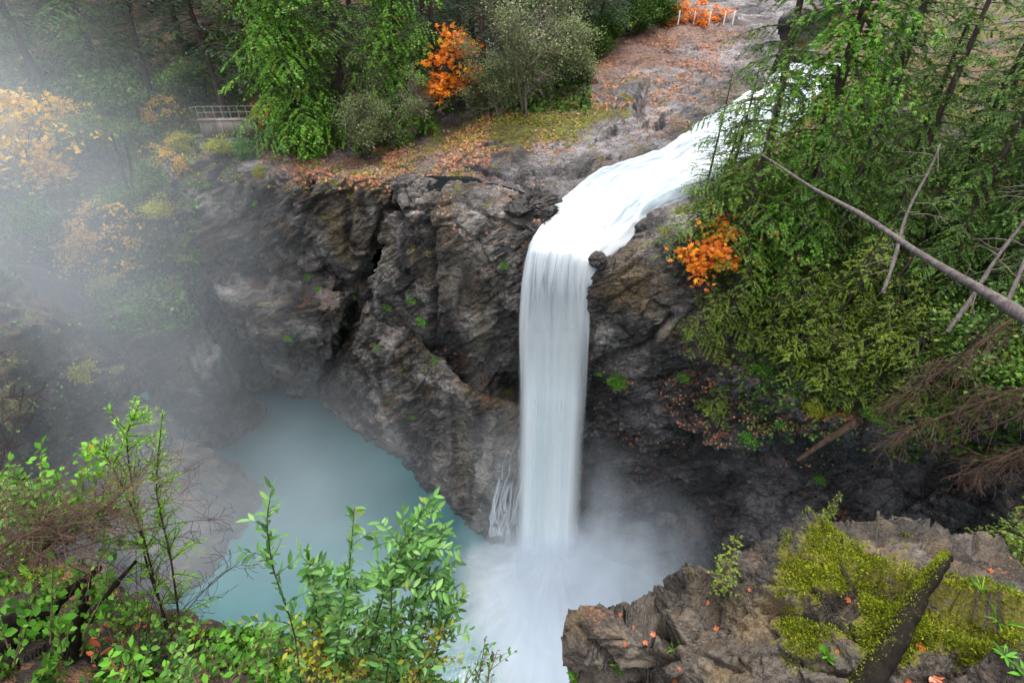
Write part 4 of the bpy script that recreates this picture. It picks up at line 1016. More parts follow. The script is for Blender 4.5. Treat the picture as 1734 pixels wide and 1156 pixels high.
for i, (px, py, k, sc, lb) in enumerate(((1300, 560, 0, .9, 'bright hemlock sapling at left end of the sapling row'), (1350, 590, 1, 1.1, 'bright spreading hemlock below the cedars'), (1405, 560, 0, 1.1, 'tall bright hemlock in the middle of the saplings'),
        (1455, 600, 1, 1.1, 'bright hemlock with drooping fans above the dark wall'), (1500, 560, 1, 1.0, 'bright hemlock left of the slanting grey trunk'), (1400, 640, 1, .9, 'low hemlock at the edge of the overhang'), (1470, 660, 0, .7, 'small hemlock right above the overhang'),
        (1545, 600, 1, .9, 'hemlock behind the bare brown branches'), (1345, 520, 1, 1.0, 'green hemlock tucked under the dark cedars'), (1440, 520, 0, 1.0, 'green hemlock under the middle of the snag'), (1210, 690, 1, .6, 'lone round yellow-green bush on the leafy ledge'),
        (1190, 560, 1, .9, 'green hemlock drooping over the cliff under the orange maple'), (1240, 530, 1, 1.0, 'green hemlock on the slope below the orange maple'), (1560, 680, 1, .8, 'hemlock low behind the bare brown branches'))):
    plant('hemlock_sapling', HEM[k], hit(px, py), lb, 'sapling', gS, sc=sc*1.05, tilt=(.25, 0), rz=0)
plant('vine_maple', MAP[0], hit(1188, 470), 'vivid orange maple hanging over the cliff right of the fall', 'tree', sc=(.55, .5, .5), tilt=(.5, 0), rz=0)
for (px, py, k, sc, lb) in ((1290, 640, 0, .5, 'little green bush on the leafy ledge'), (1050, 655, 0, .45, 'small green bush at the top of the leafy ledge by the fall'), (1380, 700, 2, .45, 'yellowish bush hanging on the overhang edge'), (1480, 715, 0, .4, 'tiny green bush at the tip of the overhang'),
        (1640, 640, 1, 1.0, 'dark bush under the thick end of the snag'), (1700, 700, 1, 1.1, 'dark bush at the right edge below the bare branches'), (1700, 600, 1, 1.0, 'dark bush at the right edge behind the bare branches')):
    plant('shrub', BUSH[k], hit(px, py), lb, 'shrub', 'bushes on the right wall', sc=sc)
# leafy sprigs rooted in cliff cracks
g = random.Random(5)
spots = [(523, 470, 'green tuft on the ledge just above the round boulder'), (540, 492, 'larger green tuft on top of the round boulder'), (598, 500, 'tuft at the right shoulder of the round boulder'), (660, 520, 'tuft where the broken slope meets the cleft'),
         (700, 508, 'tuft left of the streaked cliff face'), (716, 545, 'tuft at the lower left corner of the streaked cliff face'), (640, 590, 'tuft in the middle of the broken slope'), (735, 612, 'tuft at the foot of the streaked cliff face'),
         (590, 552, 'tuft on the reddish ledge of the round boulder'), (490, 572, 'small yellow tuft on the front of the round boulder'), (352, 312, 'fern tuft at the left corner under the concrete wall'), (372, 335, 'hanging tuft on the shaded corner of the cliff block'),
         (430, 345, 'tuft on the upper left of the cliff block'), (856, 450, 'single bright tuft high beside the fall'), (700, 705, 'tuft low on the broken slope above the pool'), (1160, 640, 'tuft on the leafy ledge nearest the fall'),
         (1015, 632, 'tuft at the very edge of the fall on the right'), (1235, 655, 'tuft in the middle of the leafy ledge'), (1325, 720, 'tuft on the brink of the dark wall'), (1270, 742, 'tuft just under the brink of the dark wall'), (1390, 812, 'fern tuft on the dark wall behind the outcrop')]
for i, (px, py, lb) in enumerate(spots):
    plant('cliff_plant', TUFT, hit(px, py), lb, 'plant', 'green tufts in the cracks of the cliffs', sc=g.uniform(.6, 1.1), tilt=(.6, 0), rz=0, sink=.02)

# --- snags, logs, bare branches
def tube_obj(name, pts, r0, r1, mat, sides=10, parent=None, wob=0, seed=0):
    g_ = rng(seed); P_ = np.array([list(p) for p in pts], float)
    if len(P_) == 2: P_ = P_[0]+np.outer(np.linspace(0, 1, 24), P_[1]-P_[0])
    P_ = P_+wob*np.stack([vnoise(P_*.6+seed, 1), vnoise(P_*.6+seed, 2), vnoise(P_*.6, 3)], 1)
    b_ = Bag(); rr_ = np.linspace(r0, r1, len(P_))*(1+.10*g_.normal(0, 1, len(P_)))
    b_.tube(P_, rr_, sides=sides)
    V = b_.v[0]; c = P_.mean(0)
    o = link(name, b_.mesh(name, mat, True), None, parent); return o
def bare(bag, g_, root, d, L, levels, r, nchild=5, spread=.7, curl=.3, upb=-.1, shrink=.62, seg=7):
    out, tp = skeleton(g_, root, d, L, levels, nchild, spread, r, curl, upb, shrink, seg)
    for pts, a, b, lev in out: bag.tube(pts, a, max(b, .0025), sides=4 if lev else 3)
A1 = P(1290, 264, 16); A0 = P(1800, 585, 7.6); A0 = A0+(A0-A1)*.45
sn = empty('leaning_snag', A0); tag(sn, 'bare grey dead trunk leaning across the trees from the right edge', 'dead tree')
tr_ = tube_obj('trunk', [A0-A0, A1-A0], .14, .018, M['bark_grey'], 12, sn, .10, 3)
b_ = Bag(); g_ = rng(9); ax = (A1-A0).normalized()
for k in range(22):
    b_ = Bag(); t = g_.uniform(.05, .97); p_ = np.array((A1-A0)*t)
    a = g_.normal(0, 1, 3); a[2] = a[2]*.6-.3; a /= np.linalg.norm(a)
    bare(b_, g_, p_, a, g_.uniform(.15, .6)*(1.2-t), 0, .012*(1.3-t), curl=.4)
    link('branch_stub', b_.mesh('branch_stub', M['bark_grey']), None, sn)
for t, dx, L, nm in ((.63, -.5, 1.5, 2), (.56, -.45, 1.5, 4)):
    p_ = np.array((A1-A0)*t); b_ = Bag()
    pts = [p_+np.array([dx*s_*s_*1.2, .15*s_, -L*s_]) for s_ in np.linspace(0, 1, 9)]
    b_.tube(pts, .022, .008, sides=5); bare(b_, rng(nm), pts[-1], (-.8, 0, -.6), .9, 2, .008, nchild=5, curl=.35, spread=.6)
    link('hanging_branch', b_.mesh('hanging_branch', M['twig_dark']), None, sn)

def snag(pa, pb, r0, r1, label, mat='bark_grey', seed=0, nb=14, name='dead_tree', group=None):
    t = empty(name, pa); tag(t, label, 'dead tree', group)
    tube_obj('trunk', [pa-pa, pb-pa], r0, r1, M[mat], 9, t, .12, seed)
    g_ = rng(seed+4)
    for k in range(nb):
        b_ = Bag(); f = g_.uniform(.15, .98); a = g_.normal(0, 1, 3); a[2] *= .4
        bare(b_, g_, np.array((pb-pa)*f), a/np.linalg.norm(a), g_.uniform(.3, 1.3), 1, .014, nchild=3, curl=.35)
        link('dead_branch', b_.mesh('dead_branch', M['bark_pale']), None, t)
snag(P(1490, 500, 14.5), P(1590, 240, 17.5), .06, .03, 'thin slanting dead trunk crossing behind middle of the snag', seed=2)
snag(P(1598, 570, 12.5), P(1790, 290, 15.0), .06, .035, 'thin grey dead trunk rising to the right behind the snag', seed=5)
snag(P(1700, 520, 11.5), P(1820, 250, 14.0), .055, .035, 'dark dead trunk at the right edge behind the snag', seed=8)
snag(hit(222, 330), P(188, 228, 40), .13, .08, 'mossy broken stump pole on the misty slope, left one', 'bark_moss', 11, 3, 'broken_trunk')
snag(hit(228, 345), P(216, 250, 39.5), .12, .09, 'mossy forked pole on the misty slope, right one', 'bark_moss', 12, 3, 'broken_trunk')
lg = link('fallen_log', (lambda b_: (b_.tube([hit(48, 452)+Vector((0, -.3, .25)), hit(110, 485)+Vector((0, -.3, .3)), hit(160, 512)+Vector((0, -.3, .35)), hit(212, 540)+Vector((0, -.2, .3))], .34, .26, sides=12), b_.mesh('fallen_log', M['bark'], True))[1])(Bag()))
tag(lg, 'dark log lying down the misty slope on the left', 'log')
lg = link('fallen_log', (lambda b_: (b_.tube([P(1352, 778, 18.8), P(1400, 745, 18.0), P(1455, 712, 17.2)], .09, .17, sides=12), b_.mesh('fallen_log', M['twig'], True))[1])(Bag()))
tag(lg, 'pale broken log jammed under the dark overhang', 'log')
lg = link('fallen_log', (lambda b_: (b_.tube([hit(690, 222)+Vector((0, 0, .1)), hit(712, 232)+Vector((0, 0, .1))], .16, .12, sides=10), b_.mesh('fallen_log', M['bark'], True))[1])(Bag()))
tag(lg, 'short brown log on the leaf litter below the grey alders', 'log')
for i, (a, b, lb) in enumerate((((372, 745), (392, 722), 'pale driftwood stick on the rock by the pool corner'), ((455, 668), (478, 655), 'driftwood stick at the mouth of the slot'))):
    b_ = Bag(); b_.tube([hit(*a)+Vector((0, 0, .08)), hit(*b)+Vector((0, 0, .1))], .06, .04, sides=6)
    tag(link('driftwood_stick', b_.mesh('driftwood_stick', M['bark_pale'])), lb, 'stick')

# big bare brown branches hanging in from the right edge
def bare_branch(name, root, tip, label, seed, n=26, L=1.2, mat='twig', droop=.5, r=.035, group=None, levels=2):
    t = empty(name, root); tag(t, label, 'branch', group)
    b_ = Bag(); g_ = rng(seed); v = np.array(tip-root); l = np.linalg.norm(v)
    s_ = np.linspace(0, 1, 14); pts = np.outer(s_, v)-np.outer(droop*s_*(1-s_)*1.0, [0, 0, l*.5])*-1*.3
    b_.tube(pts, r, r*.25, sides=6)
    link('limb', b_.mesh('limb', M['twig_dark'] if mat == 'twig_dark' else M[mat]), None, t)
    b_ = Bag(); dv = v/l
    for k in range(n):
        f = g_.uniform(.12, 1); i = f*13; p_ = np.array([np.interp(f, s_, pts[:, q]) for q in range(3)])
        a = np.cross(dv, [0, 0, 1]); a /= np.linalg.norm(a); sg = 1 if k % 2 else -1
        d = dv*.9+a*sg*g_.uniform(.4, 1.0)+np.array([0, 0, g_.uniform(-.5, .25)])
        bare(b_, g_, p_, d, L*(1.15-f*.6)*g_.uniform(.6, 1.1), levels, r*.38, nchild=4, spread=.55, curl=.28, upb=-.25)
    link('twigs', b_.mesh('twigs', M[mat]), None, t)
    return t
gD = 'dead branches reaching in from the right'
bare_branch('dead_branch', P(1830, 470, 8.4), P(1500, 690, 10.2), 'upper fan of bare brown conifer twigs at the right', 3, n=30, L=1.3, group=gD, r=.024)
bare_branch('dead_branch', P(1850, 620, 7.8), P(1500, 740, 9.6), 'lower fan of bare reddish brown twigs above the dark wall', 6, n=34, L=1.2, group=gD, r=.02)
bare_branch('dead_branch', P(1790, 740, 8.0), P(1640, 800, 9.0), 'drooping tangle of reddish twigs at the right edge', 8, n=22, L=1.0, group=gD, r=.014)
for pts, r, lb in (([(1700, 528, 8.4), (1660, 565, 8.6), (1610, 620, 8.9), (1550, 655, 9.2), (1480, 676, 9.5)], .022, 'thin black bowed branch under the thick end of the snag'),
                   ([(1800, 650, 6.6), (1734, 700, 6.8), (1680, 722, 7.0), (1640, 732, 7.2), (1590, 748, 7.4)], .022, 'black crooked branch entering low at the right edge')):
    b_ = Bag(); q = catmull(np.array([[list(P(*p_))] for p_ in pts]), [8]*4)[:, 0]; b_.tube(q, r, .006, sides=6)
    bare(b_, rng(4), q[20], (-.6, .3, .3), .6, 1, .007)
    tag(link('black_branch', b_.mesh('black_branch', M['twig_dark'], True)), lb, 'branch')

# --- concrete retaining wall with its railing
wa, wb = P(342, 225, 42.4), P(436, 218, 42.6)
zt = 28.75
wa.z = wb.z = zt
wv = wb-wa; wl = wv.length; ang = math.atan2(wv.y, wv.x)
cw = empty('concrete_wall', (wa+wb)/2); cw.rotation_euler = (0, 0, ang); tag(cw, 'stained concrete retaining wall with a wire railing on the cliff edge', 'wall')
def boxm(name, boxes, mat):
    b_ = Bag()
    for (x0, x1, y0, y1, z0, z1) in boxes:
        V = [(x, y, z) for x in (x0, x1) for y in (y0, y1) for z in (z0, z1)]
        b_.add(V, [[0, 1, 3, 2], [4, 6, 7, 5], [0, 4, 5, 1], [2, 3, 7, 6], [0, 2, 6, 4], [1, 5, 7, 3]])
    return b_.mesh(name, mat)
link('wall_slab', boxm('wall_slab', [(-wl/2, wl/2, 0, .35, -1.2, 0)]+[(-wl/2+i*wl/5-.03, -wl/2+i*wl/5+.03, -.03, 0, -1.2, -.02) for i in range(1, 5)]+[(-wl/2-.1, wl/2+.1, -.06, .42, 0, .1)], M['concrete']), None, cw)
rb = Bag()
for i in range(8): x = -wl/2+i*wl/7; rb.tube([(x, .2, .1), (x, .2, .95)], .022, .022, sides=6)
for z in (.55, .95): rb.tube([(-wl/2, .2, z), (0, .2, z), (wl/2, .2, z)], .016, .016, sides=5)
rb.tube([(-wl/2, .2, .95), (-wl/2-1.2, 1.6, .5)], .022, .022, sides=5)
link('railing', rb.mesh('railing', M['metal']), None, cw)
# --- row of white posts at the top of the bench
for i, px in enumerate((1148, 1174, 1200, 1225, 1240)):
    p_ = hit(px, 42); b_ = Bag(); b_.tube([(0, 0, -.2), (0, 0, .6), (0, 0, 1.15), (0, 0, 1.2)], [.07, .065, .065, .02], sides=8)
    o = link('fence_post', b_.mesh('fence_post', M['white'])); o.location = p_; o.scale = (1, 1, 1)
    tag(o, ['white post at the left end of the post row', 'second white post from the left at the top of the bench', 'middle white post of the row on the leaf litter', 'second white post from the right beside the cedar', 'last white post, half behind the cedar'][i], 'post', 'white posts at the top of the bench')

# --- fallen leaves and ground cover (nobody could count them)
def scatter(name, n, boxes, T, mat, L, label, seed, cat='ground cover', upmin=.45, up=0.03, wid=.8, prob=None, lift=.35, stand=0.0):
    g_ = random.Random(seed); B = []; N = []
    for k in range(n):
        x0, y0, x1, y1 = boxes[g_.randrange(len(boxes))]
        px = g_.uniform(x0, x1); py = g_.uniform(y0, y1)
        loc, nn_, i_, t_ = BVH.ray_cast(EYE, ray(px, py).normalized())
        if loc is None or nn_.z < upmin: continue
        if prob and vnoise(np.array([list(loc)])*prob, seed)[0] < g_.uniform(-.25, .35): continue
        B.append(list(loc+nn_*up)); N.append(list(nn_))
    B = np.array(B); N = np.array(N); r_ = rng(seed)
    D = np.cross(N, r_.normal(0, 1, (len(B), 3)))+N*stand*r_.uniform(.3, 1.2, (len(B), 1)); N = N+r_.normal(0, lift, N.shape)
    l = L*r_.uniform(.6, 1.3, len(B)); b_ = Bag(); b_.add(*stamp(T, B, D, N, l, l*wid))
    o = link(name, b_.mesh(name, mat)); tag(o, label, cat, kind='stuff'); return o
scatter('fallen_leaves', 16000, [(940, 40, 1260, 180), (950, 60, 1220, 140), (640, 180, 830, 300), (440, 240, 680, 320), (780, 100, 1200, 260)], T_MAPLE, M['litter'], .17, 'orange fallen leaves lying over the bedrock bench', 1, prob=.5)
scatter('fallen_leaves', 2200, [(670, 300, 940, 420), (540, 480, 800, 760), (200, 490, 460, 700), (440, 300, 680, 330)], T_MAPLE, M['litter'], .15, 'scattered fallen leaves on the lower rocks', 2, prob=.7)
scatter('fallen_leaves', 3500, [(1000, 600, 1420, 800), (1200, 640, 1600, 740), (1050, 640, 1280, 760)], T_MAPLE, M['litter'], .11, 'fallen leaves on the ledge above the dark wall', 3, prob=.8, upmin=.1)
scatter('undergrowth', 26000, [(-40, 120, 340, 480), (-40, 60, 700, 250), (700, 60, 1000, 190), (150, 420, 340, 560)], T_KITE, M['cedar_dark'], .30, 'low dark undergrowth on the wooded slope', 4, upmin=.1, stand=1.2, lift=.6)
scatter('undergrowth', 22000, [(1200, 250, 1800, 640), (1250, 480, 1760, 700), (1500, 640, 1760, 780)], T_KITE, M['cedar_dark'], .20, 'low green undergrowth on the right bank', 5, upmin=.0, stand=1.2, lift=.6)
scatter('undergrowth', 5000, [(330, 240, 520, 330), (560, 230, 800, 300), (780, 190, 1000, 240)], T_KITE, M['yellowgreen'], .13, 'yellow-green moss and herbs along the rim', 6, upmin=.1, stand=1.2, prob=.8)
scatter('undergrowth', 5000, [(0, 500, 300, 900), (1250, 600, 1600, 760)], T_KITE, M['green'], .18, 'sparse green plants on the gorge walls', 7, upmin=-.1, stand=1.2, prob=.7)

# ------------------------------------------------------------------ foreground plants
def stemmy(name, stems, label, cat, mat, barkm, leafL=.12, wid=.38, side=7, sideL=.45, spacing=.035, r=.008, seed=0, T=None, group=None, droop=.15, leafprob=1.0, f0=.1, names=('stem', 'foliage')):
    """shrub whose main stems run through given 3D points"""
    T = T or T_LEAF; g_ = rng(seed); root = Vector([sum(s[0][k] for s in stems)/len(stems) for k in range(3)])
    t = empty(name, root); tag(t, label, cat, group)
    w, lf = Bag(), Bag(); B, D, N = [], [], []
    for s in stems:
        A = np.array([[list(p_-root)] for p_ in s]); A = catmull(A, [7]*(len(s)-1))[:, 0]
        w.tube(A, r, r*.3, sides=5)
        segs = [(A, f0)]
        L_ = np.linalg.norm(np.diff(A, axis=0), axis=1).sum()
        for k in range(side):
            f = g_.uniform(.15, .95); i = int(f*(len(A)-2)); d = A[i+1]-A[i]; d /= np.linalg.norm(d)
            a = g_.normal(0, 1, 3); a -= a.dot(d)*d; a /= np.linalg.norm(a); dd = d*.7+a*g_.uniform(.4, 1)
            l = sideL*g_.uniform(.5, 1.1)*(1.1-.5*f); q = np.linspace(0, 1, 6)
            pts = A[i]+np.outer(q*l, dd)+np.outer(q**2*l*-droop, [0, 0, 1])+np.outer(q**2*l*.3, g_.normal(0, 1, 3))
            w.tube(pts, r*.45, r*.15, sides=3); segs.append((pts, .05))
        for pts, fs in segs:
            ln = np.concatenate([[0], np.cumsum(np.linalg.norm(np.diff(pts, axis=0), axis=1))])
            n = max(2, int(ln[-1]*(1-fs)/spacing)); qq = np.linspace(ln[-1]*fs, ln[-1], n)
            pp = np.stack([np.interp(qq, ln, pts[:, k]) for k in range(3)], 1); td = np.gradient(pp, axis=0); td /= np.linalg.norm(td, axis=1, keepdims=True)+1e-9
            sd = np.cross(td, [0, 0, 1])+g_.normal(0, .35, td.shape); sd[::2] *= -1
            m = g_.random(n) < leafprob
            B.append(pp[m]); D.append((td*.6+sd)[m]); N.append((np.array([0, -.35, 1])+g_.normal(0, .4, td.shape))[m])
    B, D, N = map(np.concatenate, (B, D, N)); l = leafL*g_.uniform(.4, 1.4, len(B))
    lf.add(*stamp(T, B, D, N, l, l*wid))
    link(names[0], w.mesh(names[0], barkm), None, t)
    link(names[1], lf.mesh(names[1], mat), None, t)
    return t
def S(*pts): return [P(*p_) for p_ in pts]
stemmy('willow_shrub', [S((520, 1260, 2.1), (500, 1080, 2.3), (462, 960, 2.5), (452, 880, 2.6), (462, 822, 2.7))],
       'tall thin green shoot standing left of the willow clump', 'shrub', M['willow'], M['twig_dark'], .085, .34, side=12, sideL=.30, spacing=.024, seed=1)
stemmy('willow_shrub', [S((560, 1260, 2.1), (570, 1100, 2.3), (590, 980, 2.6), (600, 860, 2.8)), S((600, 1260, 2.1), (630, 1080, 2.4), (670, 940, 2.7), (735, 840, 2.9)), S((640, 1260, 2.1), (660, 1100, 2.3), (665, 980, 2.5), (690, 895, 2.7)),
                        S((590, 1260, 2.2), (560, 1120, 2.5), (530, 1000, 2.7), (520, 930, 2.8)), S((650, 1260, 2.3), (695, 1060, 2.5), (715, 960, 2.7), (755, 890, 2.9))],
       'leafy green willow clump in front of the pool', 'shrub', M['willow'], M['twig_dark'], .085, .36, side=34, sideL=.40, spacing=.019, seed=2, droop=.35)
stemmy('willow_shrub', [S((710, 1260, 2.1), (710, 1120, 2.4), (730, 1020, 2.7), (775, 945, 2.9)), S((710, 1260, 2.1), (735, 1120, 2.4), (760, 1040, 2.6), (790, 1000, 2.7)), S((700, 1260, 2.1), (700, 1150, 2.35), (745, 1060, 2.6), (760, 985, 2.8))],
       'thin leafy willow shoots leaning towards the splash', 'shrub', M['willow'], M['twig_dark'], .08, .36, side=13, sideL=.32, spacing=.026, seed=3)
stemmy('sapling', [S((300, 1100, 3.3), (250, 960, 3.6), (225, 830, 4.0), (215, 740, 4.2), (235, 685, 4.4)), S((310, 1100, 3.3), (290, 950, 3.6), (265, 830, 4.0), (275, 700, 4.3)), S((290, 1100, 3.3), (240, 900, 3.7), (190, 790, 4.0), (160, 745, 4.2))],
       'lime green feathery sapling with dark curved stems above the pool corner', 'sapling', M['lime'], M['twig_dark'], .055, .24, side=46, sideL=.36, spacing=.010, seed=4, leafprob=1.0, T=T_KITE, f0=.5, r=.014)
def shrubs(nm, n, x0, y0, x1, y1, Y0, Y1, mat, L, label, seed, leafL=.1, wid=.7, **kw):
    g_ = random.Random(seed); st = []
    for i in range(n):
        ax_, ay = g_.uniform(x0, x1), y1+g_.uniform(20, 90); tx = ax_+g_.uniform(-70, 70); ty = g_.uniform(y0, y0*.4+y1*.6)
        st.append(S((ax_, ay, Y0), ((ax_+tx)/2, (ay+ty)/2, (Y0+Y1)/2), (tx, ty, Y1)))
    return stemmy(nm, st, label, 'shrub', mat, M['twig'], leafL, wid, sideL=L, seed=seed, **kw)
shrubs('salal_shrub', 9, -20, 790, 170, 880, 3.0, 3.8, M['green'], .30, 'dark green small-leaved shrub at the left edge', 11, .06, .68, side=13, spacing=.032)
shrubs('salal_shrub', 7, 60, 745, 200, 850, 3.2, 3.9, M['bright'], .28, 'bright round-leaved spray above the brown twig tangle', 12, .07, .72, side=8, spacing=.045)
shrubs('bramble', 7, -10, 930, 120, 1060, 2.6, 3.0, M['bright'], .3, 'yellow-green bramble leaves at lower left', 13, .085, .72, side=7, spacing=.05)
shrubs('bramble', 6, 120, 945, 290, 1040, 2.7, 3.2, M['bright'], .3, 'bright bramble sprays over the old stump', 14, .08, .72, side=6, spacing=.05, leafprob=.7)
shrubs('low_shrub', 12, 330, 1030, 620, 1130, 2.2, 2.6, M['green'], .25, 'mixed green shrub under the willow stems', 15, .06, .6, side=9, spacing=.028)
shrubs('low_shrub', 12, 520, 1040, 760, 1130, 2.1, 2.5, M['yellowgreen'], .25, 'yellowing shrub at the foot of the willow', 16, .05, .55, side=9, spacing=.028)
shrubs('low_shrub', 7, 700, 1075, 830, 1150, 2.1, 2.4, M['green'], .2, 'sparse dark-leaved shrub at the end of the bank', 17, .045, .5, side=6, spacing=.04, leafprob=.6)
shrubs('low_shrub', 10, 180, 1040, 400, 1120, 2.5, 2.9, M['green'], .25, 'low green shrub beside the rusty dead leaves', 18, .07, .6, side=7, spacing=.035)
shrubs('low_shrub', 8, 200, 1090, 330, 1156, 2.2, 2.5, M['bright'], .2, 'glossy bright green leaves at the bottom edge', 19, .08, .55, side=5, spacing=.05)
shrubs('low_shrub', 8, 380, 1040, 480, 1110, 2.4, 2.8, M['bright'], .2, 'fresh green leafy shoots left of the willow', 20, .08, .5, side=5, spacing=.05)
# dark twig tangles
def tangle(label, root, tips, seed, mat='twig', n=10, L=.5, r=.007, name='bare_shrub'):
    t = empty(name, root); tag(t, label, 'bare shrub'); g_ = rng(seed); w = Bag()
    for tip in tips:
        v = np.array(tip-root); l = np.linalg.norm(v); q = np.linspace(0, 1, 10)
        pts = np.outer(q, v)+np.outer(np.sin(q*math.pi)*l*.12, g_.normal(0, 1, 3)); w.tube(pts, r, r*.3, sides=5)
        for k in range(n):
            f = g_.uniform(.2, 1); p_ = np.array([np.interp(f, q, pts[:, j]) for j in range(3)])
            bare(w, g_, p_, v/l*.8+g_.normal(0, .55, 3), L*g_.uniform(.5, 1.1), 1, r*.4, nchild=4, curl=.45, spread=.8, upb=.05)
    link('twigs', w.mesh('twigs', M[mat]), None, t); return t
tangle('dense brown twig tangle at left under the green shrub', P(-40, 960, 2.9), S((20, 860, 3.1), (80, 850, 3.3), (140, 850, 3.4), (190, 860, 3.4), (230, 830, 3.5), (280, 800, 3.7), (120, 905, 3.1), (60, 900, 3.0), (200, 905, 3.2), (300, 850, 3.6)), 31, 'twig', 20, .6)
tangle('thin dark bare branch pointing right over the misty pool', P(90, 940, 3.4), S((370, 880, 3.8), (300, 905, 3.7), (260, 760, 4.2)), 32, 'twig_dark', 9, .35)
tangle('leafless curving stems rising from the bank before the pool', P(240, 1130, 2.7), S((275, 930, 3.2), (400, 965, 3.3), (330, 1000, 3.1), (420, 940, 3.3), (180, 950, 3.2), (230, 930, 3.3)), 33, 'twig_dark', 8, .35)
tangle('bare dark twigs at the far left edge above the shrub', P(-60, 840, 3.6), S((20, 590, 4.6), (40, 660, 4.4), (60, 740, 4.3), (20, 700, 4.3)), 34, 'twig_dark', 8, .35)
# old stump and roots, bottom left
stp = empty('old_stump', Z(95, 1040, 33.7)); tag(stp, 'rotten mossy stump with broken roots under the brambles', 'stump')
for a, b, r0, r1 in (((10, 1090, 2.9), (140, 985, 3.3), .09, .05), ((60, 1060, 2.9), (170, 960, 3.3), .06, .03), ((120, 1110, 2.7), (150, 975, 3.2), .07, .035), ((0, 1060, 2.9), (95, 1030, 3.0), .08, .06), ((150, 1050, 2.9), (230, 950, 3.2), .035, .015)):
    q = catmull(np.array([[list(P(*a)-stp.location)], [list((P(*a)+P(*b))/2-stp.location+Vector((.03, 0, .06)))], [list(P(*b)-stp.location)]]), [8, 8])[:, 0]
    w = Bag(); w.tube(q, np.linspace(r0, r1, len(q))*(1+.12*rng(3).normal(0, 1, len(q))), sides=9); link('root', w.mesh('root', M['bark_moss'], True), None, stp)
# moss pads on rock, taken from the moss mask
def moss_on(objname, n, L, label, seed, thr=.45, mat='moss', wid=.35):
    me = bpy.data.objects[objname].data; nv = len(me.vertices)
    co = np.zeros(nv*3, np.float32); me.vertices.foreach_get('co', co); co = co.reshape(-1, 3)
    no = np.zeros(nv*3, np.float32); me.vertices.foreach_get('normal', no); no = no.reshape(-1, 3)
    ms = np.zeros(nv, np.float32); me.attributes['moss'].data.foreach_get('value', ms)
    g_ = rng(seed); pr = np.clip(ms+.45*fbm(co*3, 3, seed)-thr, 0, 1); pr /= pr.sum()
    i = g_.choice(nv, n, p=pr); B = co[i]+g_.normal(0, .02, (n, 3))*np.array([1, 1, .0]); N0 = no[i]; N0[:, 2] = np.abs(N0[:, 2])
    D = N0*.7+g_.normal(0, .6, (n, 3)); D[:, 2] = np.abs(D[:, 2])+.1
    l = L*g_.uniform(.5, 1.4, n); b_ = Bag(); b_.add(*stamp(T_KITE, B, D, N0+g_.normal(0, .8, (n, 3)), l, l*wid))
    tag(link('moss', b_.mesh('moss', M[mat])), label, 'moss', kind='stuff')
moss_on('rock_outcrop', 52000, .036, 'thick yellow-green moss cushions on the outcrop', 5, thr=.5)
moss_on('near_bank', 16000, .06, 'moss and small plants over the near bank', 6, thr=.3)
moss_on('near_bank', 9000, .10, 'green ground cover over the near bank', 7, thr=.3, mat='green', wid=.5)
# outcrop plants
def hz(px, py, s_=0): return hit(px, py, s_)
def fernlet(loc, label, n=9, L=.22, mat='bright', seed=0, cat='plant', name='small_plant', T=None, wid=.22, up=.5, group=None):
    t = empty(name, loc); tag(t, label, cat, group); g_ = rng(seed); b_ = Bag()
    az = np.arange(n)*2.399+g_.normal(0, .2, n); D = np.stack([np.cos(az), np.sin(az), g_.uniform(up*.5, up*1.6, n)], 1)
    B = np.zeros((n, 3))+g_.normal(0, .01, (n, 3)); l = L*g_.uniform(.6, 1.15, n)
    b_.add(*stamp(T or T_LEAF, B, D, np.array([[0, 0, 1.]]).repeat(n, 0)+g_.normal(0, .1, (n, 3)), l, l*wid))
    link('leaves', b_.mesh('leaves', M[mat]), None, t); return t
gF = 'small green plants on the outcrop'
for i, (px, py, n, L, lb) in enumerate(((1045, 1128, 10, .17, 'bright green rosette low on the left block of the outcrop'), (1140, 1100, 7, .10, 'tiny green sprig right of the red leaves'), (1400, 1112, 16, .16, 'upright pale green sprig in the middle of the bottom edge'),
        (1485, 1015, 7, .10, 'tiny sprig on the dark slab in the outcrop centre'), (1660, 1000, 12, .22, 'pale grass-like tuft at the right of the mossy trunk'), (1690, 1052, 14, .26, 'spidery pale grass tuft near the right edge'),
        (1700, 1110, 12, .14, 'bright leafy rosette at the lower right edge'), (1715, 1000, 14, .14, 'bright leafy rosette at right above the grass tuft'), (1730, 1140, 12, .14, 'leafy rosette in the lower right corner'),
        (1150, 1085, 6, .07, 'tiny seedling beside the orange leaf cluster'), (975, 1150, 10, .16, 'green sprig under the overhanging block'))):
    fernlet(hz(px, py), lb, n, L, 'bright', i, group=gF, wid=.10 if 'grass' in lb else .25, up=.9 if 'upright' in lb or 'grass' in lb else .4)
for (px, py, k, sc, lb) in ((1205, 985, 0, 1.0, 'little yellow-green hemlock seedling on the outer edge of the outcrop'), (1395, 893, 0, .55, 'tiny hemlock seedling on top of the outcrop beside the moss')):
    plant('hemlock_seedling', HEM[2], hz(px, py), lb, 'sapling', sc=sc, sink=.02)
gE = 'hemlock saplings at the right edge of the outcrop'
for (x, y, Y, k, sc, lb) in ((1715, 1000, 5.9, 0, .8, 'bright green hemlock sapling behind the outcrop at the right edge'), (1650, 965, 6.2, 0, .42, 'small hemlock sapling right behind the mossy trunk'), (1775, 1030, 5.4, 1, .8, 'hemlock cut by the right edge of the picture')):
    plant('hemlock_sapling', HEM[k], P(x, y, Y), lb, 'sapling', gE, sc=sc, sink=0)
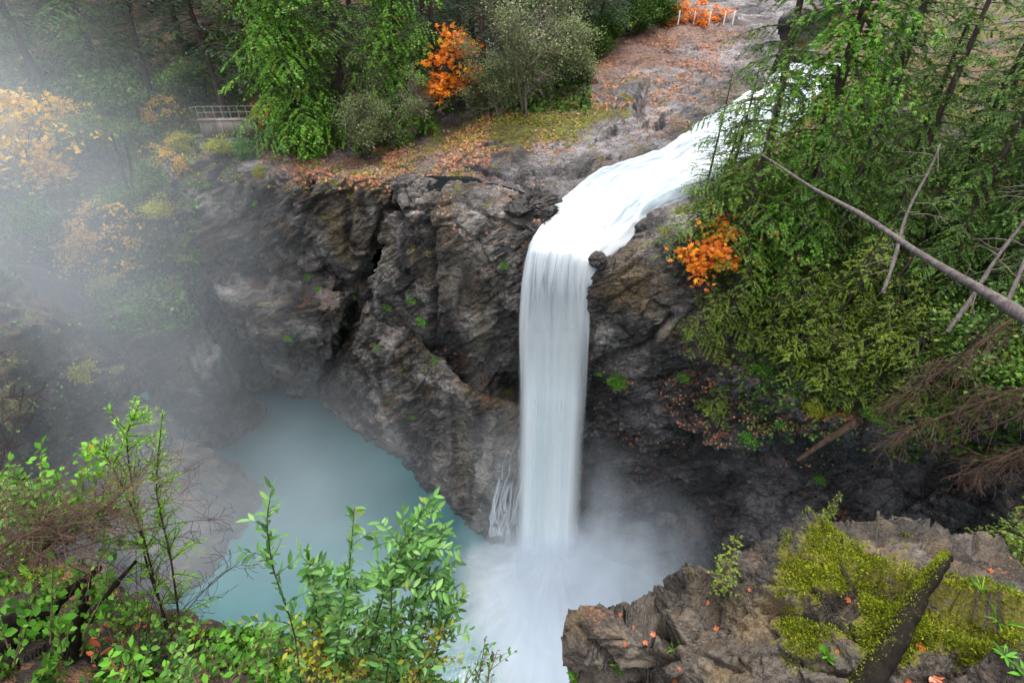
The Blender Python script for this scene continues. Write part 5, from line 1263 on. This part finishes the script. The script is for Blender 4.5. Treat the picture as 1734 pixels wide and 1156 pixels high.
# mossy dark trunk leaning over the outcrop
mt = empty('mossy_trunk', Z(1475, 1160, 33.3)); tag(mt, 'dark mossy broken trunk leaning over the outcrop', 'dead tree')
q = []
for px, py, off in ((1420, 1230, .75), (1470, 1156, .62), (1520, 1075, .45), (1560, 1005, .30), (1588, 962, .22), (1604, 943, .2)):
    c = hit(px, min(py, 1150)); q.append(Z(px, py, c.z)+(EYE-c).normalized()*off)
A = catmull(np.array([[list(p_-mt.location)] for p_ in q]), [8]*5)[:, 0]; A += .02*np.stack([vnoise(A*5, 1), vnoise(A*5, 2), vnoise(A*5, 3)], 1)
w = Bag(); rr_ = np.interp(np.linspace(0, 1, len(A)), [0, .4, .85, 1], [.17, .115, .075, .085])*(1+.05*rng(1).normal(0, 1, len(A)))
w.tube(A, rr_, sides=16); link('trunk', w.mesh('trunk', M['bark_moss'], True), None, mt)
w = Bag(); g_ = rng(2); k_ = np.concatenate([g_.integers(24, len(A)-1, 1500), g_.integers(6, len(A)-1, 1100)]); an = g_.normal(math.pi*.75, .45, 2600)
tt = np.gradient(A, axis=0); tt /= np.linalg.norm(tt, axis=1, keepdims=True); s_ = np.cross(tt, [0, 0, 1]); s_ /= np.linalg.norm(s_, axis=1, keepdims=True); u_ = np.cross(s_, tt)
O = s_[k_]*np.cos(an)[:, None]+u_[k_]*np.sin(an)[:, None]
w.add(*stamp(T_KITE, A[k_]+O*rr_[k_, None]*.95+tt[k_]*g_.uniform(-.04, .04, (2600, 1)), O+g_.normal(0, .5, O.shape), O+g_.normal(0, .9, O.shape), *(lambda l: (l, l*.35))(.03*g_.uniform(.5, 1.3, 2600))))
link('moss_tufts', w.mesh('moss_tufts', M['moss']), None, mt)
# the few big fallen leaves one can count
gL = 'red and orange leaves fallen on the outcrop'
lv = [(1418, 1102, 'orange leaf beside the upright sprig'), (1558, 1090, 'large red-brown leaf right of the mossy trunk'), (1440, 1018, 'orange leaf at the lower edge of the moss'), (1275, 1022, 'small orange leaf in the brown hollow of the outcrop'), (1270, 1002, 'orange leaf near the moss at left of the hollow'),
      (1200, 1020, 'orange leaf high on the left slope of the outcrop'), (1210, 1068, 'orange leaf on the slanting slab'), (1142, 1150, 'red leaf at the bottom left of the outcrop'), (1052, 1040, 'red leaf on the top edge of the left block'), (1075, 1062, 'yellow-orange leaf right behind the left block'),
      (1090, 1085, 'orange leaf in the middle of the small leaf cluster'), (1108, 1078, 'orange leaf at the right of the small leaf cluster'), (1060, 1090, 'orange leaf at the left of the small leaf cluster'), (1150, 1130, 'orange leaf below the tiny green sprig'), (1540, 1150, 'dark red leaf at the bottom edge beside the trunk foot'),
      (1575, 1145, 'reddish leaf at the bottom edge right of the trunk'), (1675, 968, 'orange leaf among the plants at right')]
for i, (px, py, lb) in enumerate(lv):
    p_ = hz(px, py); g_ = rng(i+40); b_ = Bag(); l = (.065 if i not in (1, 14, 15) else .14)*g_.uniform(.8, 1.2)
    a = g_.uniform(0, 6.28); b_.add(*stamp(T_MAPLE, np.array([[0, 0, .02]]), np.array([[math.cos(a), math.sin(a), .15]]), np.array([[.2, -.3, 1]]), l, l*.9))
    o = link('fallen_leaf', b_.mesh('fallen_leaf', M['redleaf'])); o.location = p_; tag(o, lb, 'leaf', gL)
rl = shrubs('dead_fern', 5, 140, 1030, 230, 1080, 2.6, 2.9, M['redleaf'], .15, 'curled rusty red dead leaves beside the stump', 60, .09, .4, side=2, spacing=.12)
